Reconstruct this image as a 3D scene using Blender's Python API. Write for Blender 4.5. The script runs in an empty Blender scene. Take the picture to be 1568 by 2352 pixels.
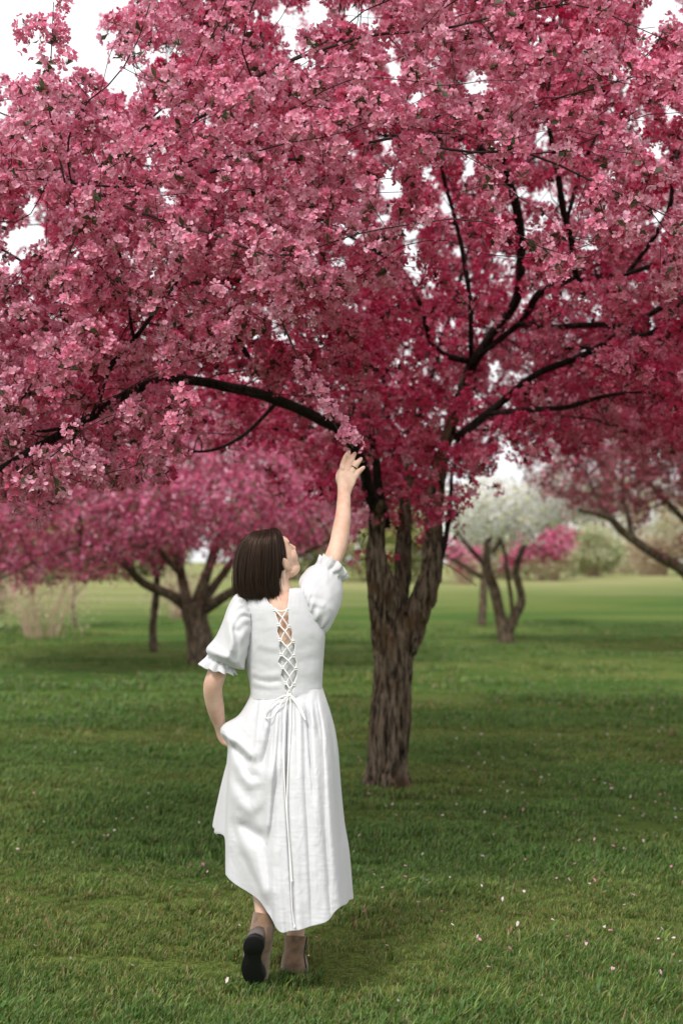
import bpy, bmesh, math, random
import numpy as np
from mathutils import Vector, Matrix

rng = np.random.default_rng(7)
random.seed(7)
SC = bpy.context.scene
COL = SC.collection
R = math.radians

# ------------------------------------------------------------------ camera
CAM_H = 1.53
PITCH = R(2.0)
cam = bpy.data.cameras.new('camera')
cam.sensor_fit = 'VERTICAL'; cam.sensor_height = 36.0; cam.sensor_width = 24.0
cam.lens = 50.0
cam.clip_start = 0.1; cam.clip_end = 2000
cam.dof.use_dof = True
cam.dof.focus_distance = 5.3
cam.dof.aperture_fstop = 2.2
camo = bpy.data.objects.new('camera', cam)
COL.objects.link(camo)
camo.location = (0, 0, CAM_H)
camo.rotation_euler = (R(90) + PITCH, 0, 0)
SC.camera = camo

# ------------------------------------------------------------------ sky, sun, exposure
SUN_EL, SUN_AZ = R(50), R(206)           # soft sun behind thin cloud, behind and left of the camera
world = bpy.data.worlds.new('World'); SC.world = world
world.use_nodes = True
nt = world.node_tree
for n in list(nt.nodes): nt.nodes.remove(n)
wo = nt.nodes.new('ShaderNodeOutputWorld'); bg = nt.nodes.new('ShaderNodeBackground')
sky = nt.nodes.new('ShaderNodeTexSky'); sky.sky_type = 'NISHITA'; sky.sun_disc = False
sky.sun_elevation = SUN_EL; sky.sun_rotation = SUN_AZ
sky.air_density = 1.0; sky.dust_density = 4.0
hs = nt.nodes.new('ShaderNodeHueSaturation'); hs.inputs['Saturation'].default_value = 0.15
mx = nt.nodes.new('ShaderNodeMix'); mx.data_type = 'RGBA'; mx.inputs[0].default_value = 0.80
tc = nt.nodes.new('ShaderNodeTexCoord'); nz = nt.nodes.new('ShaderNodeTexNoise')
nz.inputs['Scale'].default_value = 2.2; nz.inputs['Detail'].default_value = 4
cr = nt.nodes.new('ShaderNodeValToRGB')
cr.color_ramp.elements[0].position = 0.3; cr.color_ramp.elements[0].color = (8.6, 8.8, 9.1, 1)
cr.color_ramp.elements[1].position = 0.7; cr.color_ramp.elements[1].color = (10.6, 10.6, 10.6, 1)
nt.links.new(tc.outputs['Generated'], nz.inputs['Vector'])
nt.links.new(nz.outputs['Fac'], cr.inputs['Fac'])
nt.links.new(sky.outputs['Color'], hs.inputs['Color'])
nt.links.new(hs.outputs['Color'], mx.inputs[6])
nt.links.new(cr.outputs['Color'], mx.inputs[7])
nt.links.new(mx.outputs[2], bg.inputs['Color'])
bg.inputs['Strength'].default_value = 0.075
nt.links.new(bg.outputs['Background'], wo.inputs['Surface'])

sun = bpy.data.lights.new('sun', 'SUN'); sun.energy = 1.5; sun.angle = R(12); sun.color = (1.0, 0.96, 0.9)
suno = bpy.data.objects.new('sun', sun); COL.objects.link(suno)
_d = Vector((math.sin(SUN_AZ) * math.cos(SUN_EL), math.cos(SUN_AZ) * math.cos(SUN_EL), math.sin(SUN_EL)))
suno.rotation_euler = _d.to_track_quat('Z', 'Y').to_euler()
suno.location = (-3, -6, 12)

SC.view_settings.view_transform = 'Standard'; SC.view_settings.look = 'None'
SC.view_settings.exposure = 0.90; SC.view_settings.gamma = 1.0
SC.view_settings.use_curve_mapping = False
SC.render.engine = 'CYCLES'
SC.cycles.max_bounces = 9; SC.cycles.diffuse_bounces = 7; SC.cycles.transmission_bounces = 7
SC.cycles.glossy_bounces = 2; SC.cycles.transparent_max_bounces = 4
SC.cycles.use_denoising = True; SC.cycles.denoiser = 'OPENIMAGEDENOISE'; SC.cycles.denoising_input_passes = 'RGB_ALBEDO_NORMAL'
SC.cycles.caustics_reflective = False; SC.cycles.caustics_refractive = False

# ------------------------------------------------------------------ pixel <-> place (picture read at 1568 x 2352)
FPX = 2352 * 50.0 / 36.0
CX, CY = 784.0, 1176.0
sp_, cp_ = math.sin(PITCH), math.cos(PITCH)
def px2w(u, v, y):
    """point seen at (u, v) that lies at distance y in front of the camera; arrays or numbers"""
    u = np.asarray(u, float); v = np.asarray(v, float); y = np.asarray(y, float)
    rx = (u - CX) / FPX; rv = (CY - v) / FPX
    ry = cp_ - sp_ * rv; rz = sp_ + cp_ * rv
    k = y / ry
    return np.stack(np.broadcast_arrays(rx * k, y, CAM_H + rz * k), -1)
def w2px(p):
    p = np.asarray(p, float)
    y = p[..., 1]; z = p[..., 2] - CAM_H
    dep = y * cp_ + z * sp_; up = -y * sp_ + z * cp_
    return CX + FPX * p[..., 0] / dep, CY - FPX * up / dep
def mpp(y):                                # metres for one pixel at distance y
    return y / FPX
def ground_h(x, y):
    t = np.clip((np.asarray(y, float) - 32) / 60.0, 0, 1)
    left = np.clip((10 - np.asarray(x, float)) / 30.0, 0, 1)
    return (t * t * (3 - 2 * t)) * (0.55 + 0.75 * left)
def on_ground(u, v):
    """ground point seen at pixel (u, v)"""
    lo, hi = 3.0, 140.0
    for _ in range(50):
        m = (lo + hi) / 2; p = px2w(u, v, m)
        if p[2] > ground_h(p[0], p[1]): lo = m
        else: hi = m
    p = px2w(u, v, lo); p[2] = ground_h(p[0], p[1])
    return p

# ------------------------------------------------------------------ small numpy noise
def _hash(ix, iy, iz, s=0):
    h = (ix.astype(np.int64) * 374761393 + iy.astype(np.int64) * 668265263 + iz.astype(np.int64) * 2147483647 + s * 974711) & 0xffffffff
    h = ((h ^ (h >> 13)) * 1274126177) & 0xffffffff
    h = (h ^ (h >> 16)) & 0xffffffff
    return h / 4294967295.0 * 2 - 1
def vnoise(p, s=0):
    p = np.asarray(p, float)
    i = np.floor(p).astype(np.int64); f = p - i
    f = f * f * (3 - 2 * f)
    r = 0
    for a in (0, 1):
        for b in (0, 1):
            for c in (0, 1):
                w = (f[..., 0] if a else 1 - f[..., 0]) * (f[..., 1] if b else 1 - f[..., 1]) * (f[..., 2] if c else 1 - f[..., 2])
                r = r + w * _hash(i[..., 0] + a, i[..., 1] + b, i[..., 2] + c, s)
    return r
def fbm(p, o=3, s=0):
    r = 0; a = 1.0; p = np.asarray(p, float)
    for k in range(o):
        r = r + a * vnoise(p, s + k); p = p * 2.03 + 11.3; a *= 0.5
    return r

# ------------------------------------------------------------------ objects
ORG = {}
def new_mesh(name, V, F, cols=None, smooth=True):
    """F: (n,3) or (n,4) array, or list of such arrays"""
    V = np.asarray(V, np.float32).reshape(-1, 3)
    Fs = F if isinstance(F, list) else [F]
    Fs = [np.asarray(f, np.int32) for f in Fs if len(f)]
    me = bpy.data.meshes.new(name)
    nl = sum(f.size for f in Fs); nf = sum(len(f) for f in Fs)
    me.vertices.add(len(V)); me.vertices.foreach_set('co', V.ravel())
    me.loops.add(nl); me.loops.foreach_set('vertex_index', np.concatenate([f.ravel() for f in Fs]))
    me.polygons.add(nf)
    tot = np.concatenate([np.full(len(f), f.shape[1], np.int32) for f in Fs])
    st = np.concatenate([[0], np.cumsum(tot)[:-1]]).astype(np.int32)
    me.polygons.foreach_set('loop_start', st)
    if smooth: me.polygons.foreach_set('use_smooth', np.ones(nf, bool))
    if cols is not None:
        a = me.color_attributes.new('Col', 'FLOAT_COLOR', 'POINT')
        c = np.ones((len(V), 4), np.float32); c[:, :3] = cols
        a.data.foreach_set('color', c.ravel())
    me.update(calc_edges=True); me.validate()
    return me
def link(name, data, mat=None, parent=None, org=None, kind=None):
    o = bpy.data.objects.new(name, data); COL.objects.link(o)
    org = np.zeros(3) if org is None else np.asarray(org, float)
    if parent is not None:
        o.parent = parent; o.location = Vector(org - ORG[parent.name])
    else:
        o.location = Vector(org)
    ORG[o.name] = org
    if mat is not None and data is not None and len(data.materials) == 0: data.materials.append(mat)
    if kind: o['kind'] = kind
    return o
def part(name, V, F, mat, parent=None, cols=None, smooth=True, kind=None, org=None):
    V = np.asarray(V, float).reshape(-1, 3)
    if org is None: org = ORG[parent.name] if parent is not None else np.zeros(3)
    org = np.asarray(org, float)
    return link(name, new_mesh(name, V - org, F, cols, smooth), mat, parent, org, kind)
def thing(name, label, cat, org, group=None):
    o = link(name, None, None, None, org)
    o.empty_display_size = 0.2
    return tag(o, label, cat, group)
def tag(o, label, cat, group=None):
    o['label'] = label; o['category'] = cat
    if group: o['group'] = group
    return o

def grid_faces(M, N, closed=True, flip=False):
    i = np.arange(M - 1)[:, None]; j = np.arange(N if closed else N - 1)[None, :]
    a = i * N + j; b = i * N + (j + 1) % N; c = (i + 1) * N + (j + 1) % N; d = (i + 1) * N + j
    f = np.stack([a, b, c, d], -1).reshape(-1, 4)
    return f[:, ::-1] if flip else f
def catmull(K, M):
    """resample key rows K (k, c) to M rows with a Catmull-Rom spline"""
    K = np.asarray(K, float); k = len(K)
    t = np.linspace(0, k - 1, M); i = np.clip(t.astype(int), 0, k - 2); f = (t - i)[:, None]
    p0 = K[np.maximum(i - 1, 0)]; p1 = K[i]; p2 = K[i + 1]; p3 = K[np.minimum(i + 2, k - 1)]
    return 0.5 * (2 * p1 + (p2 - p0) * f + (2 * p0 - 5 * p1 + 4 * p2 - p3) * f * f + (3 * p1 - p0 - 3 * p2 + p3) * f ** 3)
def tube(P, rad, sides=8, caps=True, rad2=None, up=None):
    """tube through points P (m,3) with radii; returns V, [quads, tris]"""
    P = np.asarray(P, float); m = len(P); rad = np.broadcast_to(np.asarray(rad, float), (m,))
    rad2 = rad if rad2 is None else np.broadcast_to(np.asarray(rad2, float), (m,))
    T = np.gradient(P, axis=0); T /= np.linalg.norm(T, axis=1)[:, None] + 1e-12
    ref = np.array([0, -1.0, 0.0]) if up is None else np.asarray(up, float)
    if abs(T[0] @ ref) > 0.95: ref = np.array([1.0, 0, 0])
    n = ref - (ref @ T[0]) * T[0]; n /= np.linalg.norm(n)
    Ns = [n]
    for k in range(1, m):
        n = Ns[-1] - (Ns[-1] @ T[k]) * T[k]; n /= np.linalg.norm(n) + 1e-12; Ns.append(n)
    Ns = np.array(Ns); B = np.cross(T, Ns)
    a = np.linspace(0, 2 * np.pi, sides, endpoint=False)
    V = P[:, None, :] + rad[:, None, None] * np.cos(a)[None, :, None] * Ns[:, None, :] + rad2[:, None, None] * np.sin(a)[None, :, None] * B[:, None, :]
    V = V.reshape(-1, 3); F = [grid_faces(m, sides)]
    if caps:
        V = np.vstack([V, P[0], P[-1]]); j = np.arange(sides); jn = (j + 1) % sides
        F.append(np.vstack([np.stack([jn, j, np.full(sides, m * sides)], -1),
                            np.stack([(m - 1) * sides + j, (m - 1) * sides + jn, np.full(sides, m * sides + 1)], -1)]))
    return V, F
def merge(parts):
    Vs = []; Q = []; T = []; o = 0
    for V, F in parts:
        F = F if isinstance(F, list) else [F]
        for f in F:
            f = np.asarray(f)
            if len(f): (Q if f.shape[1] == 4 else T).append(f + o)
        Vs.append(V); o += len(V)
    out = []
    if Q: out.append(np.vstack(Q))
    if T: out.append(np.vstack(T))
    return np.vstack(Vs), out
def ellipsoid(c, r, fr=None, n=20, m=14):
    th = np.linspace(0, np.pi, m)[1:-1]; ph = np.linspace(0, 2 * np.pi, n, endpoint=False)
    x = np.sin(th)[:, None] * np.cos(ph); y = np.sin(th)[:, None] * np.sin(ph); z = np.cos(th)[:, None] * np.ones(n)
    V = np.stack([x, y, z], -1).reshape(-1, 3); V = np.vstack([V, [0, 0, 1], [0, 0, -1]]) * np.asarray(r, float)
    k = m - 2; j = np.arange(n); jn = (j + 1) % n
    F = [grid_faces(k, n, flip=True), np.vstack([np.stack([j, jn, np.full(n, k * n)], -1), np.stack([(k - 1) * n + jn, (k - 1) * n + j, np.full(n, k * n + 1)], -1)])]
    V = V if fr is None else V @ np.asarray(fr)
    return V + np.asarray(c, float), F
def remesh(V, F, voxel, iters=4, fac=0.5):
    """fuse overlapping closed shapes into one continuous surface"""
    me = new_mesh('tmp', V, F); o = bpy.data.objects.new('tmp', me); COL.objects.link(o)
    m = o.modifiers.new('r', 'REMESH'); m.mode = 'VOXEL'; m.voxel_size = voxel; m.use_smooth_shade = True
    if iters:
        s = o.modifiers.new('s', 'SMOOTH'); s.factor = fac; s.iterations = iters
    dg = bpy.context.evaluated_depsgraph_get(); dg.update()
    ev = o.evaluated_get(dg); m2 = ev.to_mesh()
    nv = len(m2.vertices); co = np.empty(nv * 3, np.float32); m2.vertices.foreach_get('co', co)
    nf = len(m2.polygons); tot = np.empty(nf, np.int32); m2.polygons.foreach_get('loop_total', tot)
    li = np.empty(len(m2.loops), np.int32); m2.loops.foreach_get('vertex_index', li)
    st = np.concatenate([[0], np.cumsum(tot)[:-1]])
    Fq = li[(st[tot == 4][:, None] + np.arange(4))]; Ft = li[(st[tot == 3][:, None] + np.arange(3))]
    ev.to_mesh_clear(); bpy.data.objects.remove(o); bpy.data.meshes.remove(me)
    return co.reshape(-1, 3).astype(float), [Fq, Ft]
def normals_of(V, F):
    N = np.zeros_like(V)
    for f in (F if isinstance(F, list) else [F]):
        if not len(f): continue
        n = np.cross(V[f[:, 2]] - V[f[:, 0]], V[f[:, -1]] - V[f[:, 1]] if f.shape[1] == 4 else V[f[:, 2]] - V[f[:, 1]])
        if f.shape[1] == 3: n = np.cross(V[f[:, 1]] - V[f[:, 0]], V[f[:, 2]] - V[f[:, 0]])
        for k in range(f.shape[1]): np.add.at(N, f[:, k], n)
    return N / (np.linalg.norm(N, axis=1)[:, None] + 1e-12)

# ------------------------------------------------------------------ materials
def mat(name, base, rough=0.8, spec=0.3, bump=None, var=None, sub=0.0, scale_v=(1, 1, 1), coord='Object', metallic=0.0, sheen=0.0):
    """principled; var=(scale, colour2, lo, hi) mixes a second colour by noise; bump=(scale, strength, distance)"""
    m = bpy.data.materials.new(name); m.use_nodes = True; t = m.node_tree; b = t.nodes['Principled BSDF']
    b.inputs['Base Color'].default_value = (*base, 1); b.inputs['Roughness'].default_value = rough
    b.inputs['Specular IOR Level'].default_value = spec; b.inputs['Metallic'].default_value = metallic
    if sheen: b.inputs['Sheen Weight'].default_value = sheen
    if sub:
        b.inputs['Subsurface Weight'].default_value = sub; b.inputs['Subsurface Radius'].default_value = (0.012, 0.005, 0.003); b.inputs['Subsurface Scale'].default_value = 1.0
    tcn = t.nodes.new('ShaderNodeTexCoord'); mp = t.nodes.new('ShaderNodeMapping'); mp.inputs['Scale'].default_value = scale_v
    t.links.new(tcn.outputs[coord], mp.inputs['Vector'])
    if var:
        n = t.nodes.new('ShaderNodeTexNoise'); n.inputs['Scale'].default_value = var[0]; n.inputs['Detail'].default_value = 5
        t.links.new(mp.outputs['Vector'], n.inputs['Vector'])
        r = t.nodes.new('ShaderNodeMapRange'); r.inputs[1].default_value = var[2]; r.inputs[2].default_value = var[3]
        t.links.new(n.outputs['Fac'], r.inputs[0])
        x = t.nodes.new('ShaderNodeMix'); x.data_type = 'RGBA'
        x.inputs[6].default_value = (*base, 1); x.inputs[7].default_value = (*var[1], 1)
        t.links.new(r.outputs[0], x.inputs[0]); t.links.new(x.outputs[2], b.inputs['Base Color'])
    if bump:
        n = t.nodes.new('ShaderNodeTexNoise'); n.inputs['Scale'].default_value = bump[0]; n.inputs['Detail'].default_value = 4
        t.links.new(mp.outputs['Vector'], n.inputs['Vector'])
        bp = t.nodes.new('ShaderNodeBump'); bp.inputs['Strength'].default_value = bump[1]; bp.inputs['Distance'].default_value = bump[2]
        t.links.new(n.outputs['Fac'], bp.inputs['Height']); t.links.new(bp.outputs['Normal'], b.inputs['Normal'])
    return m
def leafy(name, trans=0.35, rough=0.6, gloss=0.04):
    """thin petals and leaves: vertex colour, part of the light passes through"""
    m = bpy.data.materials.new(name); m.use_nodes = True; t = m.node_tree
    for n in list(t.nodes): t.nodes.remove(n)
    o = t.nodes.new('ShaderNodeOutputMaterial'); a = t.nodes.new('ShaderNodeAttribute'); a.attribute_name = 'Col'
    d = t.nodes.new('ShaderNodeBsdfDiffuse'); tr = t.nodes.new('ShaderNodeBsdfTranslucent'); g = t.nodes.new('ShaderNodeBsdfGlossy')
    g.inputs['Roughness'].default_value = rough
    m1 = t.nodes.new('ShaderNodeMixShader'); m1.inputs[0].default_value = trans
    m2 = t.nodes.new('ShaderNodeMixShader'); m2.inputs[0].default_value = gloss
    gm = t.nodes.new('ShaderNodeGamma'); gm.inputs[1].default_value = 1.05
    t.links.new(a.outputs['Color'], d.inputs['Color']); t.links.new(a.outputs['Color'], gm.inputs[0]); t.links.new(gm.outputs[0], tr.inputs['Color'])
    t.links.new(d.outputs[0], m1.inputs[1]); t.links.new(tr.outputs[0], m1.inputs[2])
    t.links.new(m1.outputs[0], m2.inputs[1]); t.links.new(g.outputs[0], m2.inputs[2]); t.links.new(m2.outputs[0], o.inputs['Surface'])
    return m
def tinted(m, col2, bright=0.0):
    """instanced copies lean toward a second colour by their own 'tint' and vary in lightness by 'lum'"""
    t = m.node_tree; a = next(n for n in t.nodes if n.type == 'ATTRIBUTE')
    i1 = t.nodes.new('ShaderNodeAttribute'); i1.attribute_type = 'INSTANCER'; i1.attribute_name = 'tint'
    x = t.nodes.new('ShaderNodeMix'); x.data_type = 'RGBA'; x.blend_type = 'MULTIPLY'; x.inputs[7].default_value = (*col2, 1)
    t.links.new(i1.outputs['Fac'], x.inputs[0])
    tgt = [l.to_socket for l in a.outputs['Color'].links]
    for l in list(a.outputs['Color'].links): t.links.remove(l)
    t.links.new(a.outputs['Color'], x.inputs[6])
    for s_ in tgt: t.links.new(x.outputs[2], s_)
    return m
M_WHITEP = leafy('white_petal', 0.5)
M_PETAL = tinted(leafy('petal', 0.36), (0.78, 0.10, 0.30))  # second colour carries the painted shade of the inner crown
M_LEAF = leafy('leaf', 0.30, 0.45, 0.06)
M_GRASSB = tinted(leafy('grass_blade', 0.38, 0.5, 0.03), (1.55, 1.16, 1.25))
def scatter(name, P, rot, scl, idx, tint, protos, parent=None, label=None):
    """one object: points that carry copies of a few small meshes (geometry nodes)"""
    org = ORG[parent.name] if parent is not None else np.zeros(3)
    me = bpy.data.meshes.new(name); n = len(P)
    me.vertices.add(n); me.vertices.foreach_set('co', np.asarray(P - org, np.float32).ravel())
    def at(nm, ty, arr, key):
        a = me.attributes.new(nm, ty, 'POINT'); a.data.foreach_set(key, np.ascontiguousarray(arr).ravel())
    at('rot', 'FLOAT_VECTOR', np.asarray(rot, np.float32), 'vector'); at('scl', 'FLOAT', np.asarray(scl, np.float32), 'value')
    at('idx', 'INT', np.asarray(idx, np.int32), 'value'); at('tint', 'FLOAT', np.asarray(tint, np.float32), 'value')
    o = link(name, me, None, parent, org, 'stuff')
    if label: o['label'] = label
    coll = bpy.data.collections.new(name + '_pieces')
    for k, pm in enumerate(protos):
        coll.objects.link(bpy.data.objects.new('%s_piece_%02d' % (name, k), pm))
    g = bpy.data.node_groups.new(name + '_scatter', 'GeometryNodeTree')
    g.interface.new_socket('Geometry', in_out='INPUT', socket_type='NodeSocketGeometry'); g.interface.new_socket('Geometry', in_out='OUTPUT', socket_type='NodeSocketGeometry')
    gi = g.nodes.new('NodeGroupInput'); go = g.nodes.new('NodeGroupOutput'); ip = g.nodes.new('GeometryNodeInstanceOnPoints')
    ci = g.nodes.new('GeometryNodeCollectionInfo'); ci.inputs['Collection'].default_value = coll
    ci.inputs['Separate Children'].default_value = True; ci.inputs['Reset Children'].default_value = True
    def na(nm, ty):
        q = g.nodes.new('GeometryNodeInputNamedAttribute'); q.data_type = ty; q.inputs['Name'].default_value = nm; return q.outputs['Attribute']
    er = g.nodes.new('FunctionNodeEulerToRotation')
    g.links.new(na('rot', 'FLOAT_VECTOR'), er.inputs[0])
    g.links.new(gi.outputs[0], ip.inputs['Points']); g.links.new(ci.outputs[0], ip.inputs['Instance']); ip.inputs['Pick Instance'].default_value = True
    g.links.new(na('idx', 'INT'), ip.inputs['Instance Index']); g.links.new(er.outputs[0], ip.inputs['Rotation']); g.links.new(na('scl', 'FLOAT'), ip.inputs['Scale'])
    g.links.new(ip.outputs[0], go.inputs[0])
    m = o.modifiers.new('scatter', 'NODES'); m.node_group = g
    return o
def axes_to_euler(T, B, N):
    """columns T, B, N of a rotation -> XYZ euler (k,3)"""
    sy = -T[:, 2]; b = np.arcsin(np.clip(sy, -1, 1))
    return np.stack([np.arctan2(B[:, 2], N[:, 2]), b, np.arctan2(T[:, 1], T[:, 0])], -1)
def bark_mat(name, c1, c2, c3, sc=1.0):
    m = bpy.data.materials.new(name); m.use_nodes = True; t = m.node_tree; b = t.nodes['Principled BSDF']
    b.inputs['Roughness'].default_value = 0.9; b.inputs['Specular IOR Level'].default_value = 0.15
    tcn = t.nodes.new('ShaderNodeTexCoord'); mp = t.nodes.new('ShaderNodeMapping'); mp.inputs['Scale'].default_value = (1, 1, 0.16)
    t.links.new(tcn.outputs['Object'], mp.inputs['Vector'])
    def noise(scale, det, vec):
        n = t.nodes.new('ShaderNodeTexNoise'); n.inputs['Scale'].default_value = scale; n.inputs['Detail'].default_value = det
        n.inputs['Roughness'].default_value = 0.65
        t.links.new(vec, n.inputs['Vector']); return n
    n1 = noise(38 * sc, 6, mp.outputs['Vector']); n2 = noise(5 * sc, 4, tcn.outputs['Object']); n3 = noise(120 * sc, 3, mp.outputs['Vector'])
    r = t.nodes.new('ShaderNodeValToRGB'); e = r.color_ramp.elements
    e[0].position = 0.40; e[0].color = (*c1, 1); e[1].position = 0.60; e[1].color = (*c2, 1)
    t.links.new(n1.outputs['Fac'], r.inputs['Fac'])
    x = t.nodes.new('ShaderNodeMix'); x.data_type = 'RGBA'; x.inputs[7].default_value = (*c3, 1)
    mr = t.nodes.new('ShaderNodeMapRange'); mr.inputs[1].default_value = 0.5; mr.inputs[2].default_value = 0.72
    t.links.new(n2.outputs['Fac'], mr.inputs[0]); t.links.new(mr.outputs[0], x.inputs[0])
    t.links.new(r.outputs['Color'], x.inputs[6]); t.links.new(x.outputs[2], b.inputs['Base Color'])
    ad = t.nodes.new('ShaderNodeMath'); ad.operation = 'MULTIPLY_ADD'; ad.inputs[1].default_value = 0.4
    t.links.new(n3.outputs['Fac'], ad.inputs[0]); t.links.new(n1.outputs['Fac'], ad.inputs[2])
    bp = t.nodes.new('ShaderNodeBump'); bp.inputs['Strength'].default_value = 0.9; bp.inputs['Distance'].default_value = 0.02
    t.links.new(ad.outputs[0], bp.inputs['Height']); t.links.new(bp.outputs['Normal'], b.inputs['Normal'])
    return m
M_BARK = bark_mat('bark', (0.010, 0.007, 0.005), (0.225, 0.172, 0.122), (0.100, 0.058, 0.028))
M_LIMB = bark_mat('limb_bark', (0.010, 0.008, 0.007), (0.042, 0.032, 0.028), (0.030, 0.023, 0.021), 1.6)
M_TWIG = mat('twig_bark', (0.035, 0.022, 0.02), 0.8)

# ================================================================== the setting: lawn
def make_ground():
    xs = np.concatenate([np.linspace(-400, -60, 18), np.linspace(-56, 56, 113), np.linspace(60, 400, 18)])
    ys = np.concatenate([np.linspace(-60, 0, 13), np.linspace(1, 60, 119), np.linspace(62, 130, 35), np.linspace(150, 900, 16)])
    X, Y = np.meshgrid(xs, ys)
    Z = ground_h(X, Y)
    V = np.stack([X, Y, Z], -1).reshape(-1, 3)
    m = bpy.data.materials.new('lawn'); m.use_nodes = True; t = m.node_tree; b = t.nodes['Principled BSDF']
    b.inputs['Roughness'].default_value = 0.95; b.inputs['Specular IOR Level'].default_value = 0.05
    tcn = t.nodes.new('ShaderNodeTexCoord')
    def noise(s, d=4, sv=None):
        n = t.nodes.new('ShaderNodeTexNoise'); n.inputs['Scale'].default_value = s; n.inputs['Detail'].default_value = d
        if sv:
            mp = t.nodes.new('ShaderNodeMapping'); mp.inputs['Scale'].default_value = sv
            t.links.new(tcn.outputs['Object'], mp.inputs['Vector']); t.links.new(mp.outputs['Vector'], n.inputs['Vector'])
        else: t.links.new(tcn.outputs['Object'], n.inputs['Vector'])
        return n
    def mixc(fac, a, bcol):
        x = t.nodes.new('ShaderNodeMix'); x.data_type = 'RGBA'
        t.links.new(fac, x.inputs[0])
        for i, c in ((6, a), (7, bcol)):
            if isinstance(c, tuple): x.inputs[i].default_value = (*c, 1)
            else: t.links.new(c, x.inputs[i])
        return x.outputs[2]
    def rng_(sock, lo, hi):
        r = t.nodes.new('ShaderNodeMapRange'); r.inputs[1].default_value = lo; r.inputs[2].default_value = hi
        t.links.new(sock, r.inputs[0]); return r.outputs[0]
    n1 = noise(0.30, 6, (0.35, 1, 1)); n2 = noise(9, 6); n3 = noise(60, 3)
    c = mixc(rng_(n1.outputs['Fac'], 0.43, 0.57), (0.062, 0.130, 0.024), (0.135, 0.180, 0.044))
    c = mixc(rng_(n2.outputs['Fac'], 0.45, 0.95), c, (0.085, 0.12, 0.03))
    dk = mixc(rng_(n3.outputs['Fac'], 0.35, 0.65), (0.55, 0.55, 0.5), (1.15, 1.15, 1.1))
    mu = t.nodes.new('ShaderNodeMix'); mu.data_type = 'RGBA'; mu.blend_type = 'MULTIPLY'; mu.inputs[0].default_value = 1
    t.links.new(c, mu.inputs[6]); t.links.new(dk, mu.inputs[7])
    # unmown, drier meadow further back
    sx = t.nodes.new('ShaderNodeSeparateXYZ'); t.links.new(tcn.outputs['Object'], sx.inputs[0])
    n4 = noise(0.10, 4, (0.4, 1, 1))
    ad = t.nodes.new('ShaderNodeMath'); ad.operation = 'MULTIPLY_ADD'; ad.inputs[1].default_value = 30.0
    t.links.new(n4.outputs['Fac'], ad.inputs[0]); t.links.new(sx.outputs['Y'], ad.inputs[2])
    ad2 = t.nodes.new('ShaderNodeMath'); ad2.operation = 'MULTIPLY_ADD'; ad2.inputs[1].default_value = -0.9
    t.links.new(sx.outputs['X'], ad2.inputs[0]); t.links.new(ad.outputs[0], ad2.inputs[2])
    n5 = noise(0.35, 4, (0.3, 1, 1))
    far = mixc(rng_(n5.outputs['Fac'], 0.4, 0.6), (0.31, 0.29, 0.14), (0.20, 0.235, 0.08))
    c2 = mixc(rng_(ad2.outputs[0], 56, 80), mu.outputs[2], far)
    t.links.new(c2, b.inputs['Base Color'])
    bp = t.nodes.new('ShaderNodeBump'); bp.inputs['Strength'].default_value = 0.8; bp.inputs['Distance'].default_value = 0.03
    t.links.new(n3.outputs['Fac'], bp.inputs['Height']); t.links.new(bp.outputs['Normal'], b.inputs['Normal'])
    o = part('ground', V, grid_faces(len(ys), len(xs), closed=False), m)
    o['kind'] = 'structure'; o['label'] = 'mown green lawn running back to dry meadow grass'
    return o
make_ground()

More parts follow.
